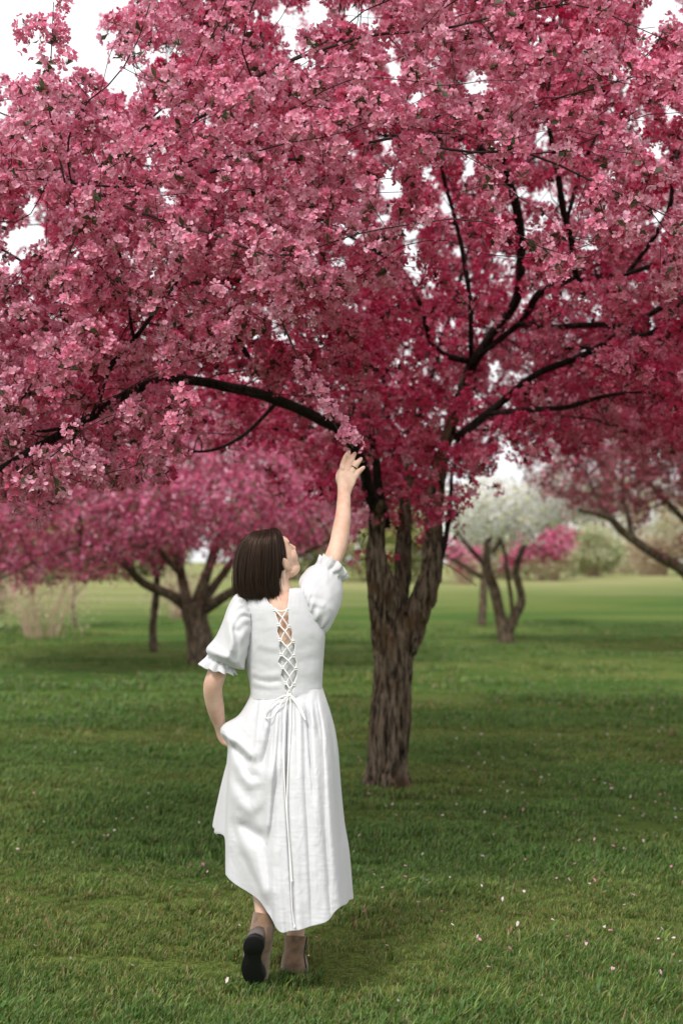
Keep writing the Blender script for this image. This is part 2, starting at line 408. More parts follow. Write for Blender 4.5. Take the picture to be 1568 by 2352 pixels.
def make_grass():
    def tuft(nb, rad, hl, hw, seed):
        r = np.random.default_rng(seed)
        a0 = r.uniform(0, 6.28, nb); rr = rad * np.sqrt(r.uniform(0, 1, nb))
        P = np.stack([np.cos(a0) * rr, np.sin(a0) * rr, 0 * rr - .004], -1)
        L = hl * r.uniform(0.4, 1.3, nb); wd = hw * r.uniform(.6, 1.3, nb); a = r.uniform(0, 6.28, nb)
        lean = np.stack([np.cos(a), np.sin(a)], -1) * r.uniform(.05, .8, nb)[:, None] + np.array([.22, .05])
        b2 = a + r.uniform(.6, 2.5, nb); sd = np.stack([np.cos(b2), np.sin(b2), 0 * a], -1) * wd[:, None]
        mid = P + np.concatenate([lean * (L * .28)[:, None], (L * .6)[:, None]], 1)
        tip = P + np.concatenate([lean * (L * .85)[:, None], (L * r.uniform(.75, 1, nb))[:, None]], 1)
        V = np.stack([P - sd * .9, P + sd * .9, mid + sd, mid - sd, tip], 1).reshape(-1, 3)
        i = np.arange(nb)[:, None] * 5
        F = np.concatenate([i + np.array([0, 1, 2]), i + np.array([0, 2, 3]), i + np.array([3, 2, 4])])
        green = np.array([.090, .175, .033]); yel = np.array([.150, .212, .050]); dk = np.array([.050, .126, .024]); dry = np.array([.27, .24, .12])
        t = r.uniform(0, 1, (nb, 1)); c = np.where(t < .5, green + (yel - green) * t * 2, green + (dk - green) * (t - .5) * 2)
        d_ = r.uniform(0, 1, nb) < .11; c[d_] = dry * r.uniform(.5, 1.1, (d_.sum(), 1))
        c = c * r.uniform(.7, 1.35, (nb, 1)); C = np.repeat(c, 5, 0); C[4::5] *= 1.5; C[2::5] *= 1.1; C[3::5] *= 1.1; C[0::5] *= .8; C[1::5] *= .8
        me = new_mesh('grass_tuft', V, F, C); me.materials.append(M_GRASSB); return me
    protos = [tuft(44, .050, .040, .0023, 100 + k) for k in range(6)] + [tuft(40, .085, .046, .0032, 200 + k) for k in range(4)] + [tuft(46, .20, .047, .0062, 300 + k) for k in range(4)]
    Ps, Ro, Sc, Ix, Ti = [], [], [], [], []
    for (y0, y1, n, i0, ni) in ((3.7, 7.2, 17000, 0, 6), (6.6, 14.5, 20000, 6, 4), (10.0, 36, 13500, 10, 4)):
        y = np.sqrt(rng.uniform(y0 * y0, y1 * y1, n)); x = rng.uniform(-1, 1, n) * (0.33 * y + 0.6)
        den = fbm(np.stack([x * .9, y * 1.5, x * 0], -1), 3, 5); den2 = fbm(np.stack([x * 6, y * 6, x * 0 + 4], -1), 2, 9)
        den3 = fbm(np.stack([x * .35, y * .8, x * 0 + 7], -1), 2, 15)
        keep = rng.uniform(0, 1, n) < np.clip(0.85 + 0.45 * den + 0.35 * den2, 0.3, 1) * np.clip((36 - y + 9 * den) / 22, 0, 1) * (np.clip((14.5 - y) / 4, 0, 1) if i0 == 6 else np.clip((y - 10) / 4.5, 0, 1) if i0 == 10 else 1)
        x, y, den, den2, den3 = (q[keep] for q in (x, y, den, den2, den3)); k = len(x)
        Ps.append(np.stack([x, y, ground_h(x, y)], -1)); Ro.append(np.stack([rng.normal(0, .08, k), rng.normal(0, .08, k), rng.normal(0, .5, k)], -1))
        Sc.append(.86 * np.clip(1 + .5 * den + .4 * den2 + .7 * (rng.uniform(0, 1, k) < .015), .4, 2.2)); Ix.append(rng.integers(i0, i0 + ni, k))
        Ti.append(np.clip(.30 - 1.1 * den3 - .6 * den + rng.normal(0, .2, k) + .7 * np.exp(-((x - .31) ** 2 + (y - 9.3) ** 2 * .5) / .9), 0, 1))
    # taller blades round her boots and the tree foot
    for (u0, u1, v0, v1, n) in ((545, 620, 2256, 2282, 26), (640, 715, 2240, 2268, 30), (825, 945, 1806, 1822, 30)):
        q = [on_ground(rng.uniform(u0, u1), rng.uniform(v0, v1)) for _ in range(n)]
        Ps.append(np.array(q)); Ro.append(np.stack([rng.normal(0, .1, n), rng.normal(0, .1, n), rng.normal(0, .5, n)], -1)); Sc.append(rng.uniform(.9, 1.35, n)); Ix.append(rng.integers(0, 6, n)); Ti.append(rng.uniform(0, .5, n))
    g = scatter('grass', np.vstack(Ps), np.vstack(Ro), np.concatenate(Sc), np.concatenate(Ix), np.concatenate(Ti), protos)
    g['label'] = 'short green lawn grass with drier tufts'; g['category'] = 'grass'
make_grass()

# ================================================================== blossoms
def unit(v): return v / (np.linalg.norm(v, axis=-1, keepdims=True) + 1e-12)
def frame_from(n, roll):
    """n (k,3) unit normals -> two tangents"""
    r = np.where(np.abs(n[:, 2:3]) < 0.9, np.array([[0, 0, 1.0]]), np.array([[1.0, 0, 0]]))
    a = unit(np.cross(r, n)); b = np.cross(n, a)
    c, s = np.cos(roll)[:, None], np.sin(roll)[:, None]
    return a * c + b * s, b * c - a * s
PAL = dict(
    pink=dict(a=(0.89, 0.32, 0.50), b=(0.78, 0.13, 0.31), tip=(0.92, 0.60, 0.71), bud=(0.50, 0.015, 0.075), eye=(0.66, 0.42, 0.36), leaf=((0.045, 0.075, 0.022), (0.11, 0.075, 0.035))),
    deep=dict(a=(0.42, 0.06, 0.14), b=(0.30, 0.03, 0.08), tip=(0.5, 0.2, 0.27), bud=(0.22, 0.01, 0.04), eye=(0.4, 0.2, 0.2), leaf=((0.07, 0.035, 0.022), (0.11, 0.04, 0.03))),
    white=dict(a=(0.80, 0.78, 0.70), b=(0.74, 0.73, 0.62), tip=(0.82, 0.8, 0.76), bud=(0.7, 0.5, 0.5), eye=(0.6, 0.6, 0.3), leaf=((0.12, 0.16, 0.04), (0.16, 0.2, 0.06))),
)
def flowers(C, Nrm, size, pal, lod, tint):
    """five-petalled flowers at C facing Nrm; lod 6/3/2 triangles a petal; tint (k,) 0 pale .. 1 deep"""
    k = len(C); p = PAL[pal]
    roll = rng.uniform(0, 2 * np.pi, k)
    ca, cb, ct, ce = (np.array(p[q]) for q in ('a', 'b', 'tip', 'eye'))
    base_c = ca * (1 - tint[:, None]) + cb * tint[:, None]
    cup = rng.uniform(0.05, 0.75, k)
    Vs, Cs = [], []
    if lod == 6:
        loc = np.array([[.10, 0, 0], [.42, .30, .03], [.42, -.30, .03], [.82, .30, .10], [.82, -.30, .10], [1.02, 0, .13], [.52, 0, -.06]])
        tri = np.array([[0, 1, 6], [0, 6, 2], [1, 3, 6], [6, 4, 2], [3, 5, 6], [5, 4, 6]]); wt = np.array([0, .45, .45, .9, .9, 1, .25]); eye = np.array([1, .1, .1, 0, 0, 0, .15])
    elif lod == 3:
        loc = np.array([[.08, 0, -.02], [.60, .33, .06], [1.0, .16, .10], [1.0, -.16, .10], [.60, -.33, .06]])
        tri = np.array([[0, 2, 1], [0, 3, 2], [0, 4, 3]]); wt = np.array([0, .55, 1, 1, .55]); eye = np.array([.9, 0, 0, 0, 0])
    else:
        loc = np.array([[.05, 0, 0], [.62, .34, .08], [1.02, 0, .10], [.62, -.34, .08]])
        tri = np.array([[0, 2, 1], [0, 3, 2]]); wt = np.array([0, .5, 1, .5]); eye = np.array([.7, 0, 0, 0])
    nv = len(loc)
    for q in range(5):
        T, B = frame_from(Nrm, roll + q * 2 * np.pi / 5 + rng.normal(0, 0.10, k))
        cu = cup + rng.normal(0, 0.14, k)
        rad = T * np.cos(cu)[:, None] + Nrm * np.sin(cu)[:, None]; nn = Nrm * np.cos(cu)[:, None] - T * np.sin(cu)[:, None]
        s = (size * rng.uniform(0.85, 1.1, k))[:, None, None]
        tw = rng.normal(0, 0.22, k)[:, None]
        B2 = B * np.cos(tw) + nn * np.sin(tw); n2 = nn * np.cos(tw) - B * np.sin(tw)
        V = C[:, None, :] + s * (loc[None, :, 0:1] * rad[:, None, :] + loc[None, :, 1:2] * B2[:, None, :] + loc[None, :, 2:3] * n2[:, None, :])
        ti = (0.30 + 0.55 * (1 - tint))[:, None, None] * wt[None, :, None] ** 1.5 * rng.uniform(0.5, 1.2, (k, 1, 1))
        c = base_c[:, None, :] * (1 - ti) + ct * ti
        c = c * (1 - eye[None, :, None] * 0.7) + ce * eye[None, :, None] * 0.7
        c = np.clip(c * rng.uniform(0.88, 1.1, (k, 1, 1)), 0, 0.86)
        Vs.append(V); Cs.append(c)
    V = np.stack(Vs, 1).reshape(-1, 3); C2 = np.stack(Cs, 1).reshape(-1, 3)
    F = (np.arange(k * 5)[:, None, None] * nv + tri[None]).reshape(-1, 3)
    return V, F, C2
def leaves(C, D, size, pal):
    k = len(C); p = PAL[pal]
    T, B = frame_from(unit(D), rng.uniform(0, 6.28, k)); D = unit(D)
    L = size * rng.uniform(0.7, 1.3, k); w = L * rng.uniform(0.22, 0.32, k)
    bend = rng.uniform(-0.1, 0.35, k)
    a = C; m = C + D * (L * 0.5)[:, None] - T * (0.06 * L)[:, None]; e = C + D * L[:, None] - T * (bend * L)[:, None]
    V = np.stack([a, m + B * w[:, None] + T * (0.12 * L)[:, None], m, m - B * w[:, None] + T * (0.12 * L)[:, None], e], 1).reshape(-1, 3)
    i = np.arange(k)[:, None] * 5
    F = np.concatenate([i + np.array(q) for q in ([0, 2, 1], [0, 3, 2], [1, 2, 4], [2, 3, 4])])
    t = rng.uniform(0, 1, (k, 1)) ** 1.3
    c = (np.array(p['leaf'][0]) * (1 - t) + np.array(p['leaf'][1]) * t) * rng.uniform(0.7, 1.4, (k, 1))
    return V, F, np.repeat(c, 5, 0)
def buds(C, D, size, pal):
    k = len(C); T, B = frame_from(unit(D), rng.uniform(0, 6.28, k)); D = unit(D)
    s = (size * rng.uniform(0.7, 1.2, k))[:, None]
    V = np.stack([C - D * s * .8, C + T * s * .6, C + B * s * .6, C - T * s * .6, C - B * s * .6, C + D * s], 1).reshape(-1, 3)
    i = np.arange(k)[:, None] * 6
    F = np.concatenate([i + np.array(q) for q in ([0, 2, 1], [0, 3, 2], [0, 4, 3], [0, 1, 4], [5, 1, 2], [5, 2, 3], [5, 3, 4], [5, 4, 1])])
    c = np.array(PAL[pal]['bud']) * rng.uniform(0.6, 1.3, (k, 1))
    return V, F, np.repeat(c, 6, 0)
def join3(L):
    Vs, Fs, Cs = [], [], []; o = 0
    for V, F, C in L:
        if len(V) == 0: continue
        Vs.append(V); Fs.append(F + o); Cs.append(C); o += len(V)
    return np.vstack(Vs), np.vstack(Fs), np.vstack(Cs)
def rand_dirs(n):
    return unit(rng.normal(0, 1, (n, 3)))
def clusters(C, A, lod, pal='pink', nf=6, fs=0.0195, leafp=1.2, budp=1.0, spread=0.038, tint=None):
    """umbels of nf flowers round points C with outward axes A"""
    k = len(C)
    if k == 0: return np.zeros((0, 3)), np.zeros((0, 3), int), np.zeros((0, 3))
    if tint is None: tint = rng.uniform(0, 1, k)
    cnt = rng.integers(max(2, nf - 2), nf + 2, k)
    idx = np.repeat(np.arange(k), cnt)
    d = unit(A[idx] * rng.uniform(0.2, 1.5, (len(idx), 1)) + rand_dirs(len(idx)))
    pos = C[idx] + d * (spread * rng.uniform(0.65, 1.25, len(idx)))[:, None]
    nrm = unit(d + rand_dirs(len(idx)) * 0.45)
    out = []
    if lod == 6:                                   # stalks
        sd = unit(np.cross(d, rand_dirs(len(idx)))) * .0011; m_ = len(idx); ct_ = C[idx]
        Vp = np.stack([ct_ - sd, ct_ + sd, pos], 1).reshape(-1, 3)
        out.append((Vp, np.arange(3 * m_).reshape(-1, 3), np.tile(np.array([.16, .10, .05]), (3 * m_, 1))))
    out += [flowers(pos, nrm, fs * rng.uniform(0.85, 1.15, len(idx)), pal, lod, np.clip(tint[idx] + rng.normal(0, .22, len(idx)), 0, 1))]
    if leafp > 0:
        c2 = rng.poisson(leafp, k); j = np.repeat(np.arange(k), c2)
        if len(j):
            dd = unit(A[j] * 0.5 + rand_dirs(len(j)))
            out.append(leaves(C[j] + dd * 0.001, dd, np.full(len(j), 0.038), pal))
    if budp > 0:
        c2 = rng.poisson(budp, k); j = np.repeat(np.arange(k), c2)
        if len(j):
            dd = unit(A[j] * 0.6 + rand_dirs(len(j)))
            if lod == 6:
                sd = unit(np.cross(dd, rand_dirs(len(j)))) * .0009; m_ = len(j); bp_ = C[j] + dd * spread * 1.05
                out.append((np.stack([C[j] - sd, C[j] + sd, bp_], 1).reshape(-1, 3), np.arange(3 * m_).reshape(-1, 3), np.tile(np.array([.16, .08, .05]), (3 * m_, 1))))
            out.append(buds(C[j] + dd * spread * 1.05, dd, np.full(len(j), 0.008), pal))
    return join3(out)

# ================================================================== branching
def resample(P, step):
    P = np.asarray(P, float); d = np.concatenate([[0], np.cumsum(np.linalg.norm(np.diff(P[:, :3], axis=0), axis=1))])
    n = max(2, int(d[-1] / step) + 1); t = np.linspace(0, d[-1], n)
    return np.stack([np.interp(t, d, P[:, c]) for c in range(P.shape[1])], -1)
def px_limb(L, smooth=6):
    """(u, v, distance, width in px) rows -> (x, y, z, radius) rows along a smooth curve"""
    K = catmull(np.asarray(L, float), (len(L) - 1) * smooth + 1)
    P = px2w(K[:, 0], K[:, 1], K[:, 2])
    return np.concatenate([P, (K[:, 3] * 0.5 * mpp(K[:, 2]))[:, None]], 1)
def colonize(seeds, attr, step=0.13, infl=1.6, kill=0.22, iters=90, droop=0.0, jitter=0.26, reject=None):
    """space colonisation from seed points; returns nodes, parents, n_seed"""
    N = [np.asarray(s, float) for s in seeds]; par = [-1] * len(N); ns = len(N)
    A = np.asarray(attr, float).copy()
    nodes = np.array(N)
    best = np.full(len(A), 1e9); bi = np.zeros(len(A), int)
    new0 = 0
    for it in range(iters):
        nn = nodes[new0:]
        if len(nn):
            for c in range(0, len(nn), 400):
                dd = np.linalg.norm(A[:, None, :] - nn[None, c:c + 400, :], axis=2)
                j = dd.argmin(1); m = dd[np.arange(len(A)), j]; b = m < best
                best[b] = m[b]; bi[b] = j[b] + new0 + c
        al = best > kill
        A = A[al]; best = best[al]; bi = bi[al]
        if len(A) == 0: break
        act = best < (infl if it < 60 else infl * 2)
        if not act.any(): break
        u = unit(A[act] - nodes[bi[act]])
        ids, inv = np.unique(bi[act], return_inverse=True)
        D = np.zeros((len(ids), 3)); np.add.at(D, inv, u)
        D = unit(D) + rng.normal(0, jitter, D.shape); D[:, 2] -= droop
        D = unit(D)
        cand = nodes[ids] + D * step
        if reject is not None:
            rj = reject(cand); cand = cand[~rj]; ids = ids[~rj]
            stuck = np.isin(bi, np.setdiff1d(np.unique(bi[act]), ids)) & act & (rng.uniform(0, 1, len(A)) < .5)
            A = A[~stuck]; best = best[~stuck]; bi = bi[~stuck]
            if len(cand) == 0: new0 = len(nodes); continue
        # avoid growing the same node again
        new0 = len(nodes)
        nodes = np.vstack([nodes, cand]); par += list(ids)
        if len(nodes) > 14000: break
    return nodes, np.array(par), ns
def branch_mesh(nodes, par, ns, seed_r, tip=0.0017, expo=2.4, rmax=0.03, sides=5):
    """thin branches as one mesh of tapered tubes; radii by the pipe model"""
    n = len(nodes); acc = np.zeros(n); nch = np.zeros(n, int)
    for i in range(n - 1, ns - 1, -1):
        if acc[i] == 0: acc[i] = tip ** expo
        acc[par[i]] += acc[i]; nch[par[i]] += 1
    r = np.clip(acc ** (1 / expo), tip, rmax)
    for i in range(ns): r[i] = min(max(r[i], tip), seed_r[i] * 0.8 if seed_r is not None else rmax)
    kids = [[] for _ in range(n)]
    for i in range(ns, n): kids[par[i]].append(i)
    parts = []
    starts = [(i, k) for i in range(n) for q, k in enumerate(sorted(kids[i], key=lambda c: -r[c])) if i < ns or q > 0]
    for s, k in starts:
        ch = [s, k]
        while kids[ch[-1]]:
            ch.append(max(kids[ch[-1]], key=lambda c: r[c]))
        P = nodes[ch]; rr = r[ch].copy(); rr[0] = rr[1]
        if len(P) > 3:
            Q = P.copy(); Q[1:-1] = (P[:-2] + 2 * P[1:-1] + P[2:]) / 4; P = Q
        parts.append(tube(P, rr, sides if rr[0] > .006 else 3 if rr[0] < .0035 else 4, caps=False))
    V, F = merge(parts)
    return V, F, r, nch

# ================================================================== the blossoming tree the woman reaches for
def bark_displace(V, F, amp=0.017):
    N = normals_of(V, F)
    p = V * np.array([26, 26, 3.4])
    rd = 1 - np.abs(fbm(p, 3, 21)) * 1.6
    lump = fbm(V * np.array([7, 7, 4]), 2, 33)
    return V + N * (amp * (rd - 0.5) + 0.010 * lump)[:, None]

GAPS = [(285,190,40,42),(350,140,28,22),(415,117,16,12),(300,210,45,24),(375,262,30,14),(670,95,24,38),(725,40,22,34),(580,52,14,14),
 (475,285,12,20),(340,380,14,12),(80,540,34,38),(25,600,38,28),(65,480,15,10),(385,460,14,11),(814,45,22,25),(859,47,15,9),(891,110,14,20),
 (909,165,20,18),(1094,197,32,20),(959,230,22,26),(1239,315,13,14),(1510,15,40,35),(1480,75,22,46),(1545,40,40,30),(1469,120,15,15),
 (1464,285,20,22),(1504,345,30,20),(1549,260,11,12),(889,335,18,24),(984,410,14,22),(889,445,20,20),(1024,475,14,22),(949,540,16,16),
 (944,590,12,15),(1249,450,18,18),(1214,530,12,12),(1354,575,20,9),(1174,490,13,15),(1079,380,11,15),(1064,580,9,9),(874,505,11,15),
 (640,30,18,22),(700,140,16,16),(1000,640,10,10),(960,640,10,16),(1060,650,9,8),(1150,600,9,12),(10,250,22,22),(1270,40,10,14),(1050,40,12,10),
 (30,545,26,22),(230,120,22,26),(180,150,22,18),(1430,170,12,10)]
GAPS = np.array(GAPS, float)
SKYPOLY = np.array([(-900, -900), (420, -900), (345, -60), (318, 0), (285, 36), (235, 48), (205, 112), (170, 175), (105, 196), (55, 190), (20, 188), (-80, 150), (-900, 100)], float)
def in_poly(u, v, P):
    c = np.zeros(np.shape(u), bool); j = len(P) - 1
    for i in range(len(P)):
        a = (P[i, 1] > v) != (P[j, 1] > v)
        x = (P[j, 0] - P[i, 0]) * (v - P[i, 1]) / (P[j, 1] - P[i, 1] + 1e-9) + P[i, 0]
        c ^= a & (u < x); j = i
    return c
def in_gap(u, v, grow=1.0, pad=4.0):
    g = np.zeros(np.shape(u), bool)
    for cx, cy, rx, ry in GAPS:
        g |= ((u - cx) / (rx * grow + pad)) ** 2 + ((v - cy) / (ry * grow + pad)) ** 2 < 1
    return g | in_poly(u, v, SKYPOLY)

TB = px2w(888, 1811, 9.6); TB[2] = 0
main_tree = thing('crabapple_tree', 'large crabapple tree thick with pink blossom whose twig the woman reaches for', 'tree', TB)
STEMS = [
 [(882,1836,9.6,112),(886,1806,9.6,99),(890,1760,9.6,94),(894,1680,9.6,91),(899,1590,9.6,88),(902,1510,9.6,86),(905,1455,9.6,92)],
 [(882,1500,9.57,50),(869,1430,9.52,42),(865,1360,9.5,40),(862,1300,9.5,41),(862,1240,9.5,39),(866,1160,9.42,32)],
 [(912,1450,9.55,52),(903,1375,9.5,40),(882,1320,9.5,33),(868,1270,9.5,30)],
 [(914,1450,9.72,44),(920,1365,9.8,39),(925,1290,9.8,35),(928,1205,9.85,29),(935,1110,9.9,22),(948,990,10,16),(958,890,10.1,11)],
 [(922,1490,9.6,62),(946,1432,9.6,64),(972,1375,9.6,62),(988,1315,9.6,54),(996,1235,9.65,44),(998,1150,9.7,37),(1008,1075,9.7,33),(1035,980,9.7,29),(1060,900,9.7,27),(1085,835,9.6,24)],
]
LIMBS = [
 [(866,1172,9.42,30),(846,1115,9.2,24),(831,1069,9.0,22),(795,1005,8.7,21),(735,965,8.3,22),(640,920,7.8,23),(520,888,7.3,22),(390,872,6.9,20),(300,900,6.7,19),(210,958,6.5,19),(100,1020,6.3,18),(0,1080,6.2,18),(-150,1160,6.1,13)],
 [(215,955,6.5,12),(250,850,6.6,11),(310,780,6.6,10),(370,700,6.7,8),(430,620,6.8,6)],
 [(190,966,6.45,9),(110,990,6.3,7),(40,985,6.2,5)],
 [(190,960,6.48,7),(170,1010,6.4,6),(160,1050,6.3,4)],
 [(390,872,6.9,9),(375,930,6.8,7),(372,990,6.7,5),(375,1060,6.6,4)],
 [(640,920,7.8,9),(560,1000,7.6,7),(480,1035,7.4,6),(380,1030,7.2,5),(250,1060,7,4)],
 [(1080,845,9.6,22),(1130,765,9.4,20),(1185,690,9.2,19),(1195,600,9,19),(1190,510,8.8,20),(1170,430,8.6,20),(1140,370,8.4,18),(1070,325,8,13),(970,312,7.6,9),(880,312,7.3,6)],
 [(1148,385,8.5,14),(1165,350,8.4,12),(1200,280,8.2,9),(1230,180,8,6)],
 [(1078,830,9.6,14),(1000,800,9.3,11),(965,700,9,10),(920,620,8.7,9),(830,560,8.3,7),(760,520,8,5)],
 [(1082,820,9.6,12),(1080,700,9.4,11),(1060,560,9.2,10),(1030,460,9,9),(1010,360,8.8,7),(1000,260,8.6,5)],
 [(1045,1010,9.7,20),(1100,965,9.7,18),(1150,925,9.6,16),(1230,860,9.4,15),(1360,805,9.1,14),(1460,740,8.8,12),(1570,680,8.5,10),(1700,600,8.2,7)],
 [(1120,950,9.65,11),(1200,942,9.5,11),(1300,935,9.2,10),(1380,912,9,8),(1480,900,8.7,5)],
 [(1100,815,9.5,15),(1200,735,9.3,13),(1240,672,9.1,15),(1330,640,8.8,14),(1440,628,8.4,11),(1560,590,8,8)],
 [(1190,745,9.3,12),(1290,752,9,12),(1400,745,8.7,13),(1490,766,8.4,12),(1570,690,8.1,10),(1680,600,7.9,7)],
 [(1325,645,8.8,12),(1312,600,8.65,13),(1312,560,8.5,14),(1290,480,8.3,14),(1275,390,8.1,12),(1258,280,7.9,9),(1260,180,7.8,6)],
 [(1302,500,8.4,8),(1320,430,8.3,9),(1345,360,8.2,8),(1370,310,8.1,6),(1400,200,8,4)],
 [(1440,628,8.4,9),(1500,545,8.2,11),(1540,470,8.0,10),(1545,380,7.9,7),(1600,280,7.7,5)],
 [(1290,800,9.2,8),(1380,805,8.8,8),(1440,850,8.6,8),(1540,855,8.3,6)],
 [(885,1210,9.5,20),(850,1000,9.2,18),(800,800,8.9,17),(750,620,8.7,16),(705,450,8.5,15),(685,380,8.4,12),(650,250,8.2,8),(600,100,8,6)],
 [(800,800,8.9,12),(700,650,8.6,12),(645,505,8.3,11),(600,400,8,8),(560,280,7.8,6)],
 [(640,920,7.8,12),(560,800,7.6,11),(510,640,7.4,10),(500,590,7.3,9),(460,480,7.1,6),(470,250,6.8,5)],
 [(310,780,6.6,7),(280,600,6.4,7),(210,435,6.0,6),(100,410,5.8,5),(20,400,5.7,4)],
 [(1004,1310,9.6,14),(1024,1235,9.6,11),(1033,1160,9.6,9),(1036,1080,9.6,6)],
 [(950,990,10,10),(985,880,10.2,9),(1040,700,10.4,8),(1100,480,10.6,6)],
 [(930,1180,9.9,12),(890,960,10.6,11),(870,760,11,9),(860,560,11.2,6)],
]
def build_main_tree():
    seeds = []; srad = []
    # trunk and the stems it forks into: one fused surface with bark ridges
    parts = []
    for L in STEMS:
        K = resample(px_limb(L), 0.05)
        parts.append(tube(K[:, :3], K[:, 3] * (1 + 0.05 * vnoise(K[:, :3] * 6)), 20))
        s = resample(px_limb(L), 0.3)
        for q in s:
            if q[2] > 1.35: seeds.append(q[:3]); srad.append(0.02)
    # root flare
    for a in np.linspace(0, 2 * np.pi, 7, endpoint=False) + 0.3:
        d = np.array([math.cos(a), math.sin(a), 0])
        parts.append(tube([TB + d * 0.04 + [0, 0, .30], TB + d * .095 + [0, 0, .10], TB + d * .15 + [0, 0, -.01], TB + d * .19 + [0, 0, -.06]], [.05, .055, .045, .02], 10))
    V, F = merge(parts)
    V, F = remesh(V, F, 0.010, 5)
    V = bark_displace(V, F)
    part('trunk', V, F, M_BARK, main_tree)
    # sawn-off stub facing the lawn
    c = px2w(866, 1160, 9.36)
    Vs, Fs = tube([c + [0, .12, 0], c + [0.02, 0.0, -0.01], c + [.03, -.05, -.02]], [.05, .047, .044], 14)
    part('pruned_stub', Vs, Fs, M_BARK, main_tree)
    for L in LIMBS:
        K = resample(px_limb(L), 0.06)
        w = vnoise(K[:, :3] * 4, 3)[:, None] * 0.012
        K[1:, :3] += (w * np.array([1, 1, 1]))[1:]
        V, F = tube(K[:, :3], K[:, 3] * 1.12 * (1 + 0.10 * vnoise(K[:, :3] * 9, 4)), 10)
        part('limb', V, F, M_LIMB, main_tree)
        s = resample(px_limb(L), 0.16)
        for q in s[2:]:
            seeds.append(q[:3]); srad.append(q[3])
    # crown volume
    n = 120000
    y = np.where(rng.uniform(0, 1, n) < .45, rng.uniform(4.95, 7.2, n), (rng.uniform(6.0 ** 3, 13.4 ** 3, n)) ** (1 / 3))
    u = rng.uniform(-520, 2090, n); v = rng.uniform(-430, 1230, n)
    P = px2w(u, v, y)
    e = ((P[:, 0] - 0.3) / 5.0) ** 2 + ((P[:, 1] - 9.5) / 4.65) ** 2 + ((P[:, 2] - 3.1) / 3.0) ** 2
    shell = rng.uniform(0, 1, n) < np.clip((e - 0.05) * 1.9, 0.40, 1)
    low = np.select(
        [y < 6.6, y < 8.4, y < 10.6],
        [np.interp(u, [-500, 0, 200, 420, 480, 640, 800, 860, 980, 1100, 1180, 1290, 1400, 1568, 2000], [1180, 1110, 1090, 1060, 860, 800, 730, 640, 480, 420, 480, 740, 620, 640, 800]),
         np.interp(u, [-500, 0, 300, 420, 500, 700, 830, 1000, 1200, 1400, 1568, 2000], [1180, 1130, 1120, 1040, 1060, 1010, 900, 760, 800, 860, 960, 1000]),
         np.interp(u, [-500, 440, 520, 700, 830, 1000, 1100, 1250, 1568, 2000], [1000, 1000, 1120, 1190, 1190, 1170, 1080, 1050, 1090, 1100])],
        np.interp(u, [-500, 500, 640, 800, 1000, 1100, 1300, 1600, 2000], [960, 960, 1080, 1180, 1170, 1050, 1030, 1050, 1060]))
    low = low + 70 * fbm(np.stack([u / 110, y * .8, u * 0], -1), 2, 41)
    thin = np.where((y > 8.4) & (v > 900), 0.8, 1.0) * np.where((y > 7.5) & (u > 800) & (v > 330), 2.2, 1.0)
    out = (u < -60) | (u > 1630) | (v < -60)
    thin = thin * np.where(out, 0.35, 1.0)
    ok = (e < 1) & shell & (v < low) & ~in_gap(u, v, .9, 2) & (rng.uniform(0, 1, n) < thin)
    A = P[ok]
    rng.shuffle(A); A = A[:12500]
    nodes, par, ns = colonize(np.array(seeds), A, step=0.12, infl=2.2, kill=0.13, iters=85, droop=0.03, reject=lambda p: in_gap(*w2px(p), .72, 2))
    # twig ends that would hang bare across open sky are pruned back
    un, vn = w2px(nodes); bare = in_gap(un, vn, 1.0, 10); keep = np.ones(len(nodes), bool); kids = np.zeros(len(nodes), int)
    for q in range(len(nodes) - 1, ns - 1, -1):
        if bare[q] and kids[q] == 0: keep[q] = False
        else: kids[par[q]] += 1
    mp_ = np.cumsum(keep) - 1; par = np.where(par[keep] >= 0, mp_[par[keep]], -1); nodes = nodes[keep]
    _, _, r, nch = branch_mesh(nodes, par, ns, np.array(srad), rmax=0.024)
    # blossom clusters along the young wood
    i = np.arange(ns, len(nodes)); pa = par[i]
    D = unit(nodes[i] - nodes[pa])
    C, Ax, keeps = [], [], []
    for rep, f in ((0, 0.0), (1, 0.33), (2, 0.66), (3, .15), (4, .5)):
        keep = (rng.uniform(0, 1, len(i)) < np.where(r[i] < 0.0075, 0.98, np.where(r[i] < .013, 0.5, 0.2)) * np.where(nodes[i, 1] > 7.5, (.85, .55, .55, .5, .5)[rep], (.85, .42, .42, .1, .1)[rep]))
        keeps.append(keep)
        sel = i[keep]; base = nodes[sel] * (1 - f) + nodes[par[sel]] * f
        out = rand_dirs(len(sel)); out = unit(out - (out * D[keep]).sum(1)[:, None] * D[keep] + np.array([0, -0.10, 0.42]) + 0.3 * D[keep])
        C.append(base + out * (rng.uniform(0.015, 0.05, (len(sel), 1)) if rep < 3 else rng.uniform(.04, .12, (len(sel), 1)))); Ax.append(out)
    own = np.concatenate([i[k_] for k_ in keeps])
    # flowering spurs on the old wood
    spur = []
    for L in STEMS + LIMBS:
        K = resample(px_limb(L), 0.05); K = K[K[:, 2] > 1.5]
        for q in K:
            if rng.uniform() > (.85 if q[1] > 8.3 else .22): continue
            d_ = unit(rng.normal(0, 1, 3) + np.array([0, 0, .25])); ln = q[3] + abs(rng.normal(0, .11)) + .04
            e_ = q[:3] + d_ * ln; spur.append((q[:3], e_, d_))
    sV, sF = merge([tube(np.array([a_, (a_ + b_) / 2 + rng.normal(0, .008, 3), b_]), [.004, .003, .002], 4, caps=False) for a_, b_, _ in spur])
    part('spurs', sV, sF, M_TWIG, main_tree, kind='stuff')
    C.append(np.array([b_ for _, b_, _ in spur])); Ax.append(np.array([d_ for _, _, d_ in spur])); own = np.concatenate([own, np.full(len(spur), -1)])
    C = np.vstack(C); Ax = np.vstack(Ax)
